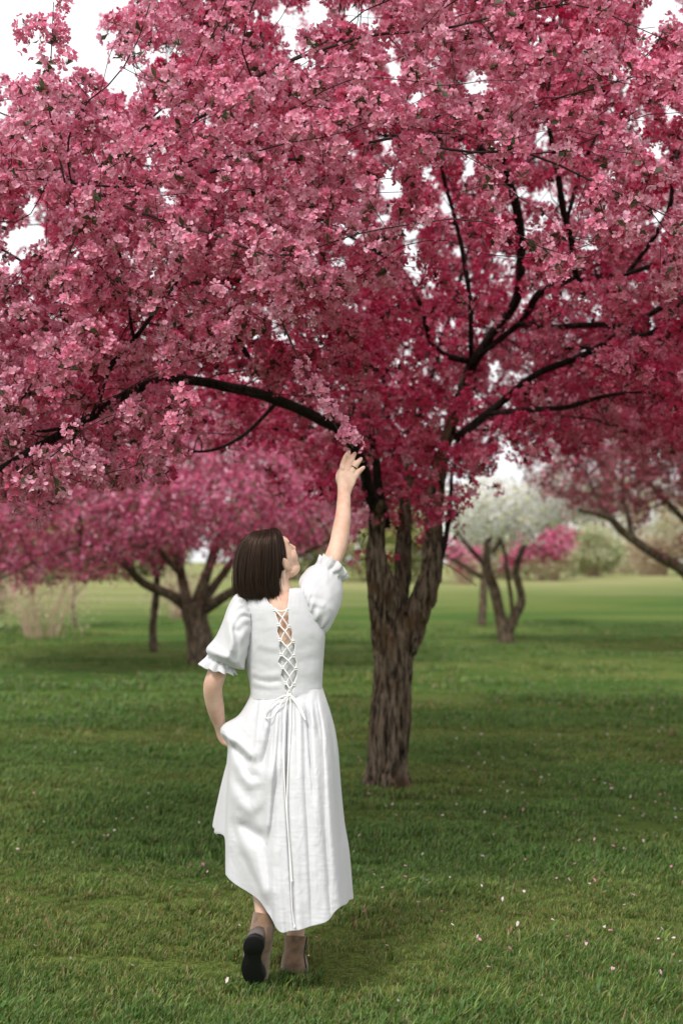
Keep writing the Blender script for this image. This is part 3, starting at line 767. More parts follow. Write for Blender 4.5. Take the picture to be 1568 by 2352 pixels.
    u, v = w2px(C)
    pad = .038 * FPX / C[:, 1]; padl = .05 * FPX / C[:, 1]
    lim = np.zeros(len(C), bool)                       # the limbs stay in sight where blossom would hang right before them
    for L in [LIMBS[q] for q in (0, 1, 6, 8, 9, 10, 11, 12, 13, 14, 15, 16)]:
        K = catmull(np.asarray(L, float), len(L) * 6)
        dx = np.abs(u[:, None] - K[None, :, 0]) ** 2 + (v[:, None] - K[None, :, 1]) ** 2
        j = dx.argmin(1); lim |= (np.sqrt(dx[np.arange(len(C)), j]) < K[j, 3] * .5 + padl * (.7 if L is LIMBS[0] else .58)) & (C[:, 1] < K[j, 2] + .05)
    ok = ~(in_gap(u, v, .72, pad) & (rng.uniform(0, 1, len(C)) < .93)) & (C[:, 2] > 1.5) & ~(lim & (rng.uniform(0, 1, len(C)) < .9)) & ~((C[:, 1] < 7.0) & (v > 1115) & (u > 150)) & ~((C[:, 1] < 7.4) & (v > 870) & (u > 440) & (u < 1150))
    ok &= ~((u < 820) & (C[:, 1] > 7.6) & (v < 800) & (rng.uniform(0, 1, len(C)) < .4))
    C = C[ok]; Ax = Ax[ok]; own = own[ok]
    has = np.zeros(len(nodes), bool); has[own[own >= 0]] = True
    kids = np.zeros(len(nodes), int); keep = np.ones(len(nodes), bool)
    for q in range(len(nodes) - 1, ns - 1, -1):
        if not has[q] and kids[q] == 0: keep[q] = False
        else: kids[par[q]] += 1
    mp_ = np.cumsum(keep) - 1
    V, F, _, _ = branch_mesh(nodes[keep], np.where(par[keep] >= 0, mp_[par[keep]], -1), ns, np.array(srad), rmax=0.024)
    part('twigs', V, F, M_TWIG, main_tree, kind='stuff')
    # the twig she touches
    K = px_limb([(560,560,6.3,7),(620,680,6.1,6),(670,790,5.92,5),(715,880,5.76,4.5),(752,950,5.64,4),(785,1000,5.56,3),(800,1026,5.53,2.4)], 5)
    Vt, Ft = tube(K[:, :3], K[:, 3], 6)
    part('touched_twig', Vt, Ft, M_TWIG, main_tree)
    hand = [(640,722),(690,850),(712,876),(734,902),(742,936),(760,948),(780,984),(792,1002),(806,1012)]
    Hc = px2w(np.array([h[0] for h in hand]), np.array([h[1] for h in hand]), np.interp([h[1] for h in hand], [680, 1030], [6.05, 5.50]) - 0.03)
    Ha = unit(np.array([0.0, -0.8, 0.1]) + rand_dirs(len(hand)) * 0.5)
    K2 = px_limb([(150,420,5.35,5),(128,320,5.3,4.5),(112,230,5.25,4),(118,130,5.2,3),(122,40,5.18,2.4),(124,4,5.17,2)], 5)
    Vt, Ft = tube(K2[:, :3], K2[:, 3], 6)
    part('upright_sprig', Vt, Ft, M_TWIG, main_tree)
    spr = [(58,72),(82,66),(98,100),(122,112),(134,72),(118,44),(140,132),(104,138),(84,116),(128,170),(108,180),(120,215),(96,208),(132,14)]
    Hc = np.vstack([Hc, px2w(np.array([h[0] for h in spr]), np.array([h[1] for h in spr]), np.full(len(spr), 5.2)) + rng.normal(0, .02, (len(spr), 3))])
    Ha = np.vstack([Ha, unit(np.array([-.1, -0.5, 0.3]) + rand_dirs(len(spr)) * 0.7)])
    # the clusters that show largest are parts of their own, the others one mass
    u, v = w2px(C)
    seen = (u > 5) & (u < 1563) & (v > 5)
    score = np.where(seen, C[:, 1], 99)
    order = np.argsort(score)
    hero = order[:270]; rest = np.ones(len(C), bool); rest[hero] = False
    Hc = np.vstack([Hc, C[hero]]); Ha = np.vstack([Ha, Ax[hero]])
    protos = []
    for k in range(9):
        z = np.zeros((1, 3)); ax = np.array([[0, 0, 1.0]])
        Vc, Fc, Cc = clusters(z, ax, 6, 'pink', nf=13, leafp=2.4, budp=2.2, spread=0.043, tint=np.array([0.02 + 0.10 * k]))
        me = new_mesh('blossom_cluster', Vc, Fc, Cc); me.materials.append(M_PETAL); protos.append(me)
    T, B = frame_from(Ha, rng.uniform(0, 6.28, len(Ha)))
    for q in range(len(Hc)):
        o = bpy.data.objects.new('blossom_cluster', protos[int(rng.integers(0, 9))] if q >= len(hand) else protos[1 + q % 4]); COL.objects.link(o)
        o.parent = main_tree
        M = Matrix(((T[q, 0], B[q, 0], Ha[q, 0], 0), (T[q, 1], B[q, 1], Ha[q, 1], 0), (T[q, 2], B[q, 2], Ha[q, 2], 0), (0, 0, 0, 1)))
        o.matrix_local = Matrix.Translation(Vector(Hc[q] - TB)) @ M
    C = C[rest]; Ax = Ax[rest]
    k = len(C)
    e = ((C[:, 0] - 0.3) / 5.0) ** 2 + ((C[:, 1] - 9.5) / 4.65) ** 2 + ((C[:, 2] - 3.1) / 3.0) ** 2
    # crown shade put into the tint: darker toward the inside, paler outside
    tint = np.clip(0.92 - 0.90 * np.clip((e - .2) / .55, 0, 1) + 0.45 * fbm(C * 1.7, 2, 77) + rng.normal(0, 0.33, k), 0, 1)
    far_protos = []
    for q in range(6):
        Vc, Fc, Cc = clusters(np.zeros((1, 3)), np.array([[0, 0, 1.0]]), 3, 'pink', nf=9, fs=.022, leafp=1.6, budp=1.2, spread=0.044, tint=np.array([0.1 + 0.12 * q]))
        me = new_mesh('blossom_cluster', Vc, Fc, Cc); me.materials.append(M_PETAL); far_protos.append(me)
    near = C[:, 1] < 7.5
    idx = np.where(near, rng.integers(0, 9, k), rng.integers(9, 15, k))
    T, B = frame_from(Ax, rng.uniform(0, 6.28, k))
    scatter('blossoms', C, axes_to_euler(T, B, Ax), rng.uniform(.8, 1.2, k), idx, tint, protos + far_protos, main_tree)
    print('main tree: nodes', len(nodes), 'attr', len(A), 'clusters', k, 'near', near.sum())
build_main_tree()

# ================================================================== trees and shrubs further back
def puffs(C, rad, k, size, cols, vary=0.25):
    """small loose leaf / petal faces round points C"""
    n = len(C); idx = np.repeat(np.arange(n), k)
    P = C[idx] + rng.normal(0, 1, (n * k, 3)) * rad
    Nn = unit(rand_dirs(n * k) + np.array([-.1, -.35, .55])); T, B = frame_from(Nn, rng.uniform(0, 6.28, n * k))
    s = (size * rng.uniform(0.6, 1.3, n * k))[:, None]
    V = np.stack([P - T * s, P + B * s * .6, P + T * s, P - B * s * .6], 1).reshape(-1, 3)
    F = np.arange(n * k * 4).reshape(-1, 4)
    cc = np.array(cols)[rng.integers(0, len(cols), n * k)] * rng.uniform(1 - vary, 1 + vary, (n * k, 1))
    return V, F, np.repeat(np.clip(cc, 0, .92), 4, 0)
def back_tree(name, label, base, limbs, crown, cols, n_attr, dens=1.0, k=8, prad=0.05, psize=0.028, trunk_mat=None, group=None, lowf=None, gaps=True, kill=0.25):
    """limbs: px polylines (u,v,dy,width); crown: (u0,u1,v0,v1,dy0,dy1) boxes-ellipsoids seen at the tree's distance"""
    G = on_ground(*base); D = G[1]
    t = thing(name, label, 'tree', G, group)
    seeds = []; first = True; tp = []
    for L in limbs:
        K = px_limb([(a, b, D + c, d) for a, b, c, d in L])
        if first: K[0, 2] = G[2] - 0.05
        K = resample(K, 0.10)
        K[:, :3] += vnoise(K[:, :3] * 2.2, 8)[:, None] * 0.02 * np.array([1, 1, 0])
        V, F = tube(K[:, :3], K[:, 3] * (1 + 0.10 * vnoise(K[:, :3] * 7, 5)), 10)
        part('trunk' if first else 'limb', V, F, trunk_mat or M_BARK, t)
        for q in resample(K, 0.25)[(3 if first else 1):]: seeds.append(q[:3])
        first = False
    A = []
    for (u0, u1, v0, v1, d0, d1, w) in crown:
        m = int(n_attr * w * 2.6)
        q = rng.uniform(-1, 1, (m, 3)); q = q[(q ** 2).sum(1) < 1]
        uu = (u0 + u1) / 2 + q[:, 0] * (u1 - u0) / 2; vv = (v0 + v1) / 2 + q[:, 1] * (v1 - v0) / 2; dd = D + (d0 + d1) / 2 + q[:, 2] * (d1 - d0) / 2
        if lowf is not None:
            ok = vv < np.interp(uu, *lowf); uu, vv, dd = uu[ok], vv[ok], dd[ok]
        A.append(px2w(uu, vv, dd))
    A = np.vstack(A)
    nodes, par, ns = colonize(np.array(seeds), A, step=0.2, infl=3.5, kill=kill, iters=70, droop=0.02)
    V, F, r, nch = branch_mesh(nodes, par, ns, None, tip=0.004, rmax=0.04, sides=4)
    part('twigs', V, F, M_TWIG, t, kind='stuff')
    i = np.arange(ns, len(nodes)); C = []
    for f in (0, .33, .66):
        kk = i[(r[i] < .02) & (rng.uniform(0, 1, len(i)) < dens)]
        C.append(nodes[kk] * (1 - f) + nodes[par[kk]] * f + rng.normal(0, .04, (len(kk), 3)))
    C = np.vstack(C)
    u, v = w2px(C); C = C[~(in_gap(u, v, 1.1, 4) & (v < 680))]
    V, F, cc = puffs(C, prad, k, psize, cols)
    part('blossoms', V, F, M_WHITEP if cols is WHITES else M_PETAL, t, cc, kind='stuff')
    print(name, 'clusters', len(C), 'tris', 2 * len(F))
    return t
PINKS = [(.72, .17, .33), (.62, .09, .22), (.80, .38, .51), (.46, .045, .13), (.70, .15, .30), (.11, .10, .035)]
DEEPS = [(.42, .05, .11), (.32, .03, .07), (.16, .05, .035), (.22, .06, .045), (.58, .14, .24), (.12, .07, .035)]
WHITES = [(.92, .91, .86), (.92, .91, .85), (.92, .91, .88), (.91, .90, .82), (.92, .90, .85), (.92, .91, .85), (.64, .68, .38)]
back_tree('crabapple_tree', 'spreading pink crabapple with a stout trunk on the lawn beyond the woman', (462, 1526),
    [[(462,1530,0,62),(460,1470,0,58),(448,1415,0,60),(440,1385,0,58)],
     [(435,1400,0,26),(395,1368,-.2,24),(330,1338,-.4,20),(290,1300,-.8,17),(255,1275,-1.2,12),(180,1290,-1.8,7)],
     [(430,1395,0,26),(418,1330,.3,22),(400,1250,.6,18),(378,1150,1,13),(340,1050,1.4,9)],
     [(450,1390,0,30),(478,1310,0,24),(515,1215,.3,18),(590,1150,.6,12),(680,1080,1,8)],
     [(470,1400,0,26),(530,1362,-.3,24),(570,1345,-.5,18),(640,1300,-1,13),(760,1240,-1.6,8)],
     [(460,1385,0,24),(520,1310,.6,18),(560,1240,1,13),(620,1180,1.4,8)],
     [(320,1335,-.5,12),(265,1260,-.8,10),(200,1255,-1.2,8),(90,1290,-1.8,6),(0,1330,-2.2,4)],
     [(415,1320,.2,14),(330,1230,-.2,11),(230,1160,-.6,8),(100,1150,-1,5)]],
    [(-220, 560, 960, 1300, -4, 3.5, 1.0), (250, 900, 940, 1290, -3.5, 4, .8), (-100, 300, 1230, 1350, -3, 1, .12), (150,700,840,1150,-2,4,.5), (-150,400,860,1100,-2,3,.4)], PINKS, 2800, k=9, prad=.06, psize=.033,
    lowf=([-300, 0, 60, 250, 330, 520, 600, 760, 900], [1340, 1345, 1350, 1320, 1345, 1330, 1310, 1290, 1290]))
back_tree('crabapple_tree', 'dark red blossomed crabapple leaning in over the right side of the lawn', (1655, 1500),
    [[(1655,1505,0,60),(1640,1440,0,56),(1615,1370,0,44),(1570,1312,-.3,30),(1500,1272,-.6,24),(1430,1222,-.8,20),(1395,1188,-1,16),(1330,1172,-1.2,10)],
     [(1455,1240,-.7,12),(1432,1150,-.7,11),(1428,1060,-.6,9),(1420,980,-.5,6)],
     [(1395,1188,-1,10),(1365,1130,-1,8),(1330,1070,-1,6),(1260,1030,-1,4)],
     [(1620,1380,0,30),(1590,1250,.3,26),(1575,1120,.5,20),(1540,1000,.7,14),(1480,900,.8,9)],
     [(1575,1200,.4,14),(1500,1120,0,10),(1440,1050,-.3,7)]],
    [(1180, 1660, 900, 1190, -2.5, 2.5, 1.0), (1340, 1950, 780, 1170, -3, 3, .6)], DEEPS, 2600, dens=.9, k=8, prad=.06, psize=.032,
    lowf=([1100, 1250, 1400, 1500, 1900], [1110, 1170, 1180, 1210, 1240]))
back_tree('crabapple_tree', 'bright pink crabapple filling the gap behind the dark red tree', (1830, 1462),
    [[(1830,1466,0,50),(1825,1380,0,44),(1800,1300,0,36)],
     [(1800,1310,0,26),(1700,1180,-.5,20),(1600,1050,-1,13),(1480,960,-1.4,8)],
     [(1800,1310,0,22),(1760,1150,.5,16),(1700,980,.8,10)]],
    [(1180, 1900, 780, 1040, -3, 3, 1.0)], PINKS, 1100, dens=.8, k=8, prad=.07, psize=.045)
back_tree('white_crabapple_tree', 'white blossomed tree with a forked dark trunk standing alone on the lawn', (1162, 1478),
    [[(1163,1482,0,40),(1160,1455,0,38),(1148,1410,0,26),(1133,1350,0,24),(1118,1300,0,22),(1122,1235,.2,16),(1150,1170,.4,10)],
     [(1163,1462,0,26),(1180,1420,0,24),(1197,1378,0,20),(1185,1320,0,16),(1190,1285,0,14),(1212,1235,.2,11),(1230,1160,.4,7)],
     [(1178,1415,0,10),(1168,1340,-.1,10),(1160,1280,-.2,9),(1148,1240,-.2,8),(1120,1190,-.3,6)],
     [(1118,1305,0,12),(1085,1265,-.2,10),(1050,1225,-.4,7),(1020,1200,-.5,4)],
     [(1130,1270,0,9),(1160,1225,.1,8),(1190,1180,.2,5)],
     [(1205,1245,.1,8),(1250,1210,.2,6),(1310,1180,.3,4)]],
    [(1000, 1230, 1095, 1240, -2, 1.5, .7), (1150, 1440, 1085, 1225, -2, 1.5, .7)], WHITES, 1500, dens=1.0, k=6, prad=.10, psize=.055,
    lowf=([980, 1040, 1120, 1250, 1340, 1450], [1225, 1235, 1225, 1215, 1190, 1170]))
back_tree('crabapple_tree', 'slim grey trunk with low pink crown standing behind the white blossomed tree', (1106, 1437),
    [[(1105,1440,0,20),(1108,1380,0,18),(1112,1325,0,17),(1112,1290,0,14)],
     [(1112,1330,0,12),(1080,1308,-.2,14),(1040,1285,-.4,13),(1010,1272,-.6,9),(960,1262,-.8,5)],
     [(1114,1320,0,10),(1150,1305,.2,8),(1190,1285,.4,6),(1250,1250,.6,4)]],
    [(1170, 1330, 1190, 1290, -2.5, 3, .7), (1000, 1090, 1235, 1285, -1, 2, .15)], PINKS, 300, dens=.8, k=8, prad=.09, psize=.055)
back_tree('crabapple_tree', 'slim pale trunked pink tree beside the stout trunked crabapple', (353, 1497),
    [[(354,1500,0,21),(353,1440,0,18),(357,1370,0,17),(360,1310,0,14)],
     [(360,1320,0,10),(330,1270,.3,8),(290,1230,.5,5)], [(360,1315,0,9),(395,1260,.3,7),(420,1210,.5,4)]],
    [(230, 500, 1120, 1290, -1.5, 2, 1.0)], PINKS, 350, dens=.8, k=8, prad=.07, psize=.045)
back_tree('young_tree', 'thin leaning sapling beside the bare tan shrub', (175, 1442),
    [[(175,1445,0,9),(168,1400,0,8),(170,1350,0,7),(160,1290,0,6),(165,1230,0,4)], [(170,1370,0,4),(195,1340,.2,3),(215,1320,.3,2)]],
    [(90, 240, 1190, 1330, -1.5, 1.5, 1.0)], [(.30, .33, .07), (.24, .28, .06), (.36, .36, .10)], 220, dens=.5, k=6, prad=.10, psize=.06)
M_TAN = mat('dry_stem', (0.52, 0.38, 0.28), 0.9, 0.1)
def shrub(name, label, cat, base, hw, hh, stems, cols, npuff, k=8, prad=.12, psize=.05, stem_mat=None, spread=1.0, group=None, rad=.012, filled=1.0):
    """many-stemmed shrub: base pixel, half width and height in px"""
    G = on_ground(*base); s = mpp(G[1]); w = hw * s; h = hh * s
    t = thing(name, label, cat, G, group)
    parts = []; C = []
    for q in range(stems):
        a = rng.uniform(0, 6.28); rr = w * spread * math.sqrt(rng.uniform(0, 1)); top = G + np.array([math.cos(a) * rr, math.sin(a) * rr, h * rng.uniform(.65, 1.0)])
        b = G + np.array([math.cos(a), math.sin(a), 0]) * rr * rng.uniform(.1, .4)
        mid = (b + top) / 2 + np.array([math.cos(a) * rr * -.10, math.sin(a) * rr * -.10, h * .08]) + rng.normal(0, .04 * h, 3)
        P = catmull([b - [0, 0, .03], mid, top], 7)
        parts.append(tube(P, np.linspace(rad, rad * .35, 7), 4, caps=False))
        for j in range(3):
            f = rng.uniform(.35, .95); o = P[int(f * 6)]
            e = o + np.array([rng.normal(0, .16) * h, rng.normal(0, .16) * h, rng.uniform(.1, .35) * h])
            parts.append(tube(np.array([o, (o + e) / 2 + [0, 0, .02 * h], e]), [rad * .5, rad * .4, rad * .2], 3, caps=False))
            C.append(e)
    V, F = merge(parts); part('stems', V, F, stem_mat or M_TAN, t, kind='stuff')
    if npuff:
        q = rng.normal(0, 1, (npuff, 3)); q = unit(q) * rng.uniform(.35, 1, (npuff, 1)) ** .5
        Cc = G + q * np.array([w, w, h * .5]) + np.array([0, 0, h * .52])
        Cc += 0.18 * h * np.stack([vnoise(Cc * 2.2 / h, z) for z in (1, 2, 3)], -1)
        Cc = np.vstack([Cc, np.array(C)]) if C else Cc
        Cc = Cc[Cc[:, 2] > G[2] + .03]
        V, F, cc = puffs(Cc, prad, k, psize, cols); part('foliage', V, F, M_LEAF, t, cc, kind='stuff')
    return t
YG = [(.30, .34, .06), (.24, .28, .05), (.36, .38, .10), (.16, .19, .05)]
OL = [(.30, .32, .13), (.38, .37, .18), (.24, .27, .10), (.44, .40, .25)]  # lightened: distance haze is mixed into these colours
TAN = [(.56, .44, .32), (.48, .37, .26), (.42, .34, .22), (.36, .36, .18)]  # paler as well, with far haze put into the colour
PG = [(.55, .55, .36), (.34, .38, .16), (.22, .28, .08), (.62, .60, .44), (.42, .45, .22)]
shrub('bare_shrub', 'bare tan many-stemmed shrub at the edge of the mown lawn', 'shrub', (95, 1466), 140, 150, 46, TAN, 110, k=5, psize=.03, rad=.010)
shrub('bare_shrub', 'smaller tan bare shrub behind the stout trunked crabapple', 'shrub', (415, 1420), 80, 95, 40, TAN, 120, k=6, psize=.04, rad=.014)
shrub('green_shrub', 'tan and green scrub at the far left edge of the meadow', 'shrub', (-60, 1450), 110, 190, 70, TAN + OL, 260, k=6, psize=.05, rad=.02)
shrub('flowering_shrub', 'pale green shrub dotted with cream blossom at the far lawn edge', 'shrub', (1362, 1326), 75, 110, 26, PG, 700, k=9, prad=.18, psize=.10, rad=.04)
shrub('bare_shrub', 'low bare grey-tan shrub beyond the white blossomed tree', 'shrub', (1066, 1342), 42, 62, 110, TAN, 60, k=5, psize=.06, rad=.03)
shrub('bare_shrub', 'tan thicket right of the cream flowering shrub', 'shrub', (1500, 1322), 95, 90, 110, TAN, 380, k=7, psize=.08, rad=.03)
shrub('bare_shrub', 'tan thicket between the white tree and the cream flowering shrub', 'shrub', (1255, 1334), 70, 80, 90, TAN + OL, 260, k=7, psize=.08, rad=.03)
shrub('green_tree', 'yellow-green budding tree far behind the bare tan shrub', 'tree', (95, 1330), 150, 150, 26, YG, 900, k=8, prad=.3, psize=.14, rad=.06)
shrub('green_tree', 'yellow-green budding tree far behind the slim pale trunk', 'tree', (330, 1322), 95, 105, 20, YG + PG, 500, k=8, prad=.25, psize=.13, rad=.05)
shrub('green_tree', 'olive scrub tree far beyond the woman', 'tree', (640, 1330), 140, 170, 24, OL, 800, k=8, prad=.3, psize=.14, rad=.06)
shrub('green_tree', 'olive scrub tree far beyond the main trunk', 'tree', (905, 1336), 110, 160, 24, OL + YG, 700, k=8, prad=.3, psize=.14, rad=.06)
shrub('green_tree', 'tan-green hedge tree at the far right lawn edge', 'tree', (1640, 1322), 150, 190, 24, OL + TAN, 800, k=8, prad=.3, psize=.14, rad=.06)
shrub('green_tree', 'tall tan-olive tree in the hedge behind the white blossom', 'tree', (1180, 1330), 120, 190, 24, OL + TAN, 800, k=8, prad=.3, psize=.14, rad=.06)
shrub('green_tree', 'tall tan-olive tree in the hedge behind the cream shrub', 'tree', (1420, 1318), 150, 220, 24, OL + TAN + PG, 900, k=8, prad=.3, psize=.14, rad=.06)
shrub('green_tree', 'dull olive tree at the far end of the left meadow', 'tree', (-120, 1322), 150, 260, 24, OL, 900, k=8, prad=.3, psize=.14, rad=.06)

# ================================================================== the woman
D0 = 5.2
PX = 1.0 / mpp(D0)                                  # pixels in a metre at her distance
def pw(u, v, d=0.0): return px2w(u, v, D0 + np.asarray(d, float))
PB = on_ground(640, 2252)
woman = thing('person', 'woman with dark bobbed hair in a white laced dress reaching up to the blossom', 'person', PB)
M_SKIN = mat('skin', (0.68, 0.47, 0.36), 0.58, 0.3, bump=(160, 0.25, 0.003), var=(22, (0.60, 0.34, 0.25), 0.42, 0.72), sub=0.08)
M_LINEN = mat('white_linen', (0.61, 0.608, 0.63), 0.85, 0.15, bump=(260, 0.16, 0.002), scale_v=(1, 1, 0.25), sheen=0.15, var=(9, (0.57, 0.568, 0.59), 0.45, 0.7))
M_CORD = mat('white_cord', (0.82, 0.81, 0.79), 0.8, 0.2, bump=(500, 0.3, 0.002))
M_SUEDE = mat('tan_suede', (0.25, 0.158, 0.102), 0.95, 0.08, bump=(220, 0.3, 0.003), var=(30, (0.15, 0.095, 0.066), 0.42, 0.66), sheen=0.4)
M_SOLE = mat('black_rubber', (0.012, 0.012, 0.013), 0.6, 0.3, bump=(90, 0.2, 0.003))
M_WELT = mat('grey_heel', (0.13, 0.105, 0.10), 0.8)
M_GOLD = mat('gold', (0.85, 0.55, 0.32), 0.25, 0.5, metallic=1.0)
M_DARKRING = mat('dark_band', (0.03, 0.012, 0.01), 0.2, 0.5)
M_EYE = mat('eye_white', (0.8, 0.8, 0.78), 0.2); M_IRIS = mat('iris', (0.06, 0.035, 0.02), 0.15); M_LIP = mat('lip', (0.52, 0.19, 0.17), 0.45)

def ringloft(keys, M, N, th0=0.0, th1=2 * np.pi, deform=None, closed=True):
    """keys: (Ax,Ay,Bx,By,dc,bb,bf) rows: left and right edge pixels, middle depth, half depths toward / away from the camera"""
    K = catmull(keys, M)
    th = np.linspace(th0, th1, N, endpoint=not closed)[None, :]
    c, s = np.cos(th), np.sin(th)
    u = (K[:, 0:1] + K[:, 2:3]) / 2 + (K[:, 2:3] - K[:, 0:1]) / 2 * c
    v = (K[:, 1:2] + K[:, 3:4]) / 2 + (K[:, 3:4] - K[:, 1:2]) / 2 * c
    d = K[:, 4:5] - np.where(s > 0, K[:, 5:6], K[:, 6:7]) * s
    t = np.linspace(0, 1, M)[:, None] * np.ones_like(th)
    if deform: u, v, d = deform(u, v, d, t, th * np.ones_like(u), K)
    return pw(u, v, d)
def closed_loft(keys, M=40, N=28, df=None):
    P = ringloft(keys, M, N, deform=df)
    V = P.reshape(-1, 3); F = [grid_faces(M, N, flip=True)]
    V = np.vstack([V, P[0].mean(0), P[-1].mean(0)]); j = np.arange(N); jn = (j + 1) % N
    F.append(np.vstack([np.stack([j, jn, np.full(N, M * N)], -1), np.stack([(M - 1) * N + jn, (M - 1) * N + j, np.full(N, M * N + 1)], -1)]))
    return V, F
def solid(name, P, mat_, parent, thick=0.0022, closed=True):
    """cloth sheet from a grid of points"""
    M, N = P.shape[:2]
    o = part(name, P.reshape(-1, 3), grid_faces(M, N, closed=closed, flip=True), mat_, parent)
    if thick:
        m = o.modifiers.new('cloth', 'SOLIDIFY'); m.thickness = thick; m.offset = -1
    return o
def stroke_field(u, v, strokes):
    """sum of cloth folds along traced lines: rows (points, amplitude m, width px left, width px right)"""
    out = np.zeros_like(u)
    for pts, amp, wl, wr in strokes:
        pts = np.asarray(pts, float)
        best = np.full(u.shape, 1e9); sgn = np.zeros_like(u); along = np.zeros_like(u)
        n = len(pts) - 1
        for i in range(n):
            a, b = pts[i], pts[i + 1]; e = b - a; L2 = (e ** 2).sum()
            t = ((u - a[0]) * e[0] + (v - a[1]) * e[1]) / L2; tt = np.clip(t, 0, 1)
            dx = u - (a[0] + e[0] * tt); dy = v - (a[1] + e[1] * tt); d = np.hypot(dx, dy)
            m = d < best
            best = np.where(m, d, best); sgn = np.where(m, e[0] * dy - e[1] * dx, sgn); along = np.where(m, (i + tt) / n, along)
        w = np.where(sgn > 0, wl, wr)                # sgn > 0: left-hand side of a line drawn downwards
        out += amp * np.exp(-(best / w) ** 2) * np.clip(np.minimum(along, 1 - along) * 6 + 0.25, 0, 1)
    return out

# ---------------------------------------------------------------- body: one fused surface
YAW, PIT = R(53), R(33)
hf = np.array([math.cos(PIT) * math.sin(YAW), math.cos(PIT) * math.cos(YAW), math.sin(PIT)])
hu = np.array([-math.sin(PIT) * math.sin(YAW), -math.sin(PIT) * math.cos(YAW), math.cos(PIT)])
hr = np.cross(hf, hu)
HC = pw(623, 1284, 0.02)
HF = np.array([hr, hf, hu])
HS = 0.93
def hp(x, y, z): return HC + HS * (x * hr + y * hf + z * hu)
def head_parts():
    E = lambda c, r: ellipsoid(hp(*c), np.array(r) * HS, HF)
    L = [E((0, -.012, .022), (.072, .092, .078)), E((0, .030, -.010), (.066, .066, .088)), E((0, .030, -.055), (.055, .055, .060)),
         E((0, .056, -.086), (.034, .034, .027)), E((.030, .038, -.078), (.028, .044, .028)), E((-.030, .038, -.078), (.028, .044, .028)), E((.022, .056, -.064), (.030, .030, .036)), E((-.022, .056, -.064), (.030, .030, .036)),
         E((.036, .062, -.030), (.028, .028, .030)), E((-.036, .062, -.030), (.028, .028, .030)),
         E((0, .078, .028), (.046, .020, .030)), E((0, .088, -.062), (.021, .013, .015))]
    L.append(tube([hp(0, .088, .022), hp(0, .100, .002), hp(0, .112, -.022), hp(0, .104, -.034)], [.007, .0085, .012, .010], 10))
    for s in (1, -1):
        L.append(E((s * .073, .004, -.026), (.010, .017, .028)))
        L.append(E((s * .071, .010, -.048), (.008, .010, .012)))
        L.append(E((s * .011, .100, -.033), (.009, .010, .008)))
    return L
def limb_rows(rows):                                  # (u, v, d, half width px, half depth m) along a limb drawn by its middle line
    rows = np.asarray(rows, float); K = catmull(rows, (len(rows) - 1) * 5 + 1)
    P = pw(K[:, 0], K[:, 1], K[:, 2])
    return tube(P, K[:, 4], 18, rad2=K[:, 3] * mpp(D0 + K[:, 2]), up=(0, -1, 0))
shapes = head_parts()
# neck and back
shapes.append(closed_loft([(612,1318,664,1306,.02,.056,.05),(616,1342,663,1334,.01,.056,.05),(606,1368,676,1358,.005,.060,.055),(580,1384,700,1366,.0,.072,.07),(573,1404,712,1388,0,.086,.085),(569,1440,728,1430,0,.093,.095),
   (568,1480,734,1474,0,.094,.10),(573,1530,732,1526,0,.088,.09),(582,1580,731,1574,0,.084,.085),(578,1625,738,1622,0,.095,.09),(566,1680,748,1680,0,.11,.10),(570,1740,745,1740,0,.10,.10)], 60, 40))
# raised right arm: shoulder, elbow, wrist
shapes.append(limb_rows([(706,1392,.01,28,.045),(722,1360,.03,26,.044),(745,1318,.08,23,.040),(764,1284,.12,21.5,.037),(776,1252,.15,21,.036),(782,1222,.175,20.5,.036),(787,1190,.20,18.5,.032),(789,1160,.23,16.5,.027),(790,1132,.255,15.4,.023),(791,1112,.268,17.5,.021),(793,1096,.276,19,.018)]))
# back of the hand and fingers
shapes.append(closed_loft([(775.5,1134,806,1134,.254,.020,.018),(775.5,1122,809,1124,.262,.018,.018),(774.5,1106,816,1110,.270,.016,.018),(775,1092,819,1098,.278,.015,.018),(778.5,1079,820,1088,.286,.013,.015),(783,1072,817,1081,.292,.009,.010)], 30, 24))
FING = {'index': [(785.5,1082,.288,7.6),(787.5,1068,.296,7.2),(793,1052,.300,6.6),(798,1043,.306,5.8),(801,1038,.312,4.8)],
        'middle': [(798,1084,.286,7.6),(801.5,1070,.292,7.2),(807,1056,.296,6.7),(811.5,1047,.304,5.9),(814.5,1042,.312,4.9)],
        'ring': [(808,1088,.286,7.4),(812,1076,.290,7.0),(819,1065,.292,6.5),(825,1058,.300,5.8),(828.5,1054,.308,4.7)],
        'little': [(815,1098,.284,7.0),(820,1089,.286,6.4),(826,1081.5,.288,5.8),(831.5,1076.5,.294,5.2),(835,1073.5,.300,4.2)]}
for k, rows in FING.items():
    K = catmull(rows, 17); P = pw(K[:, 0], K[:, 1], K[:, 2]); r = K[:, 3] * mpp(D0 + .29)
    r = r * (1 + 0.06 * np.exp(-((np.linspace(0, 1, 17) - .5) / .08) ** 2))
    shapes.append(tube(P, r, 14))
    shapes.append(ellipsoid(P[-1], (r[-1] * 1.02,) * 3, n=12, m=8))
K = catmull([(783,1112,.285,9),(778,1098,.315,8.4),(781,1084,.335,7.2),(787,1074,.35,5.5)], 13)
shapes.append(tube(pw(K[:, 0], K[:, 1], K[:, 2]), K[:, 3] * mpp(5.5), 12)); shapes.append(ellipsoid(pw(787, 1074, .35), (.009,) * 3, n=12, m=8))
for a, b in (((786,1096),(787,1074)), ((797,1100),(799,1077)), ((806,1103),(809,1081))):       # tendons over the knuckles
    shapes.append(ellipsoid(pw(b[0], b[1] + 2, .279), (.0085, .007, .0085), n=10, m=8))
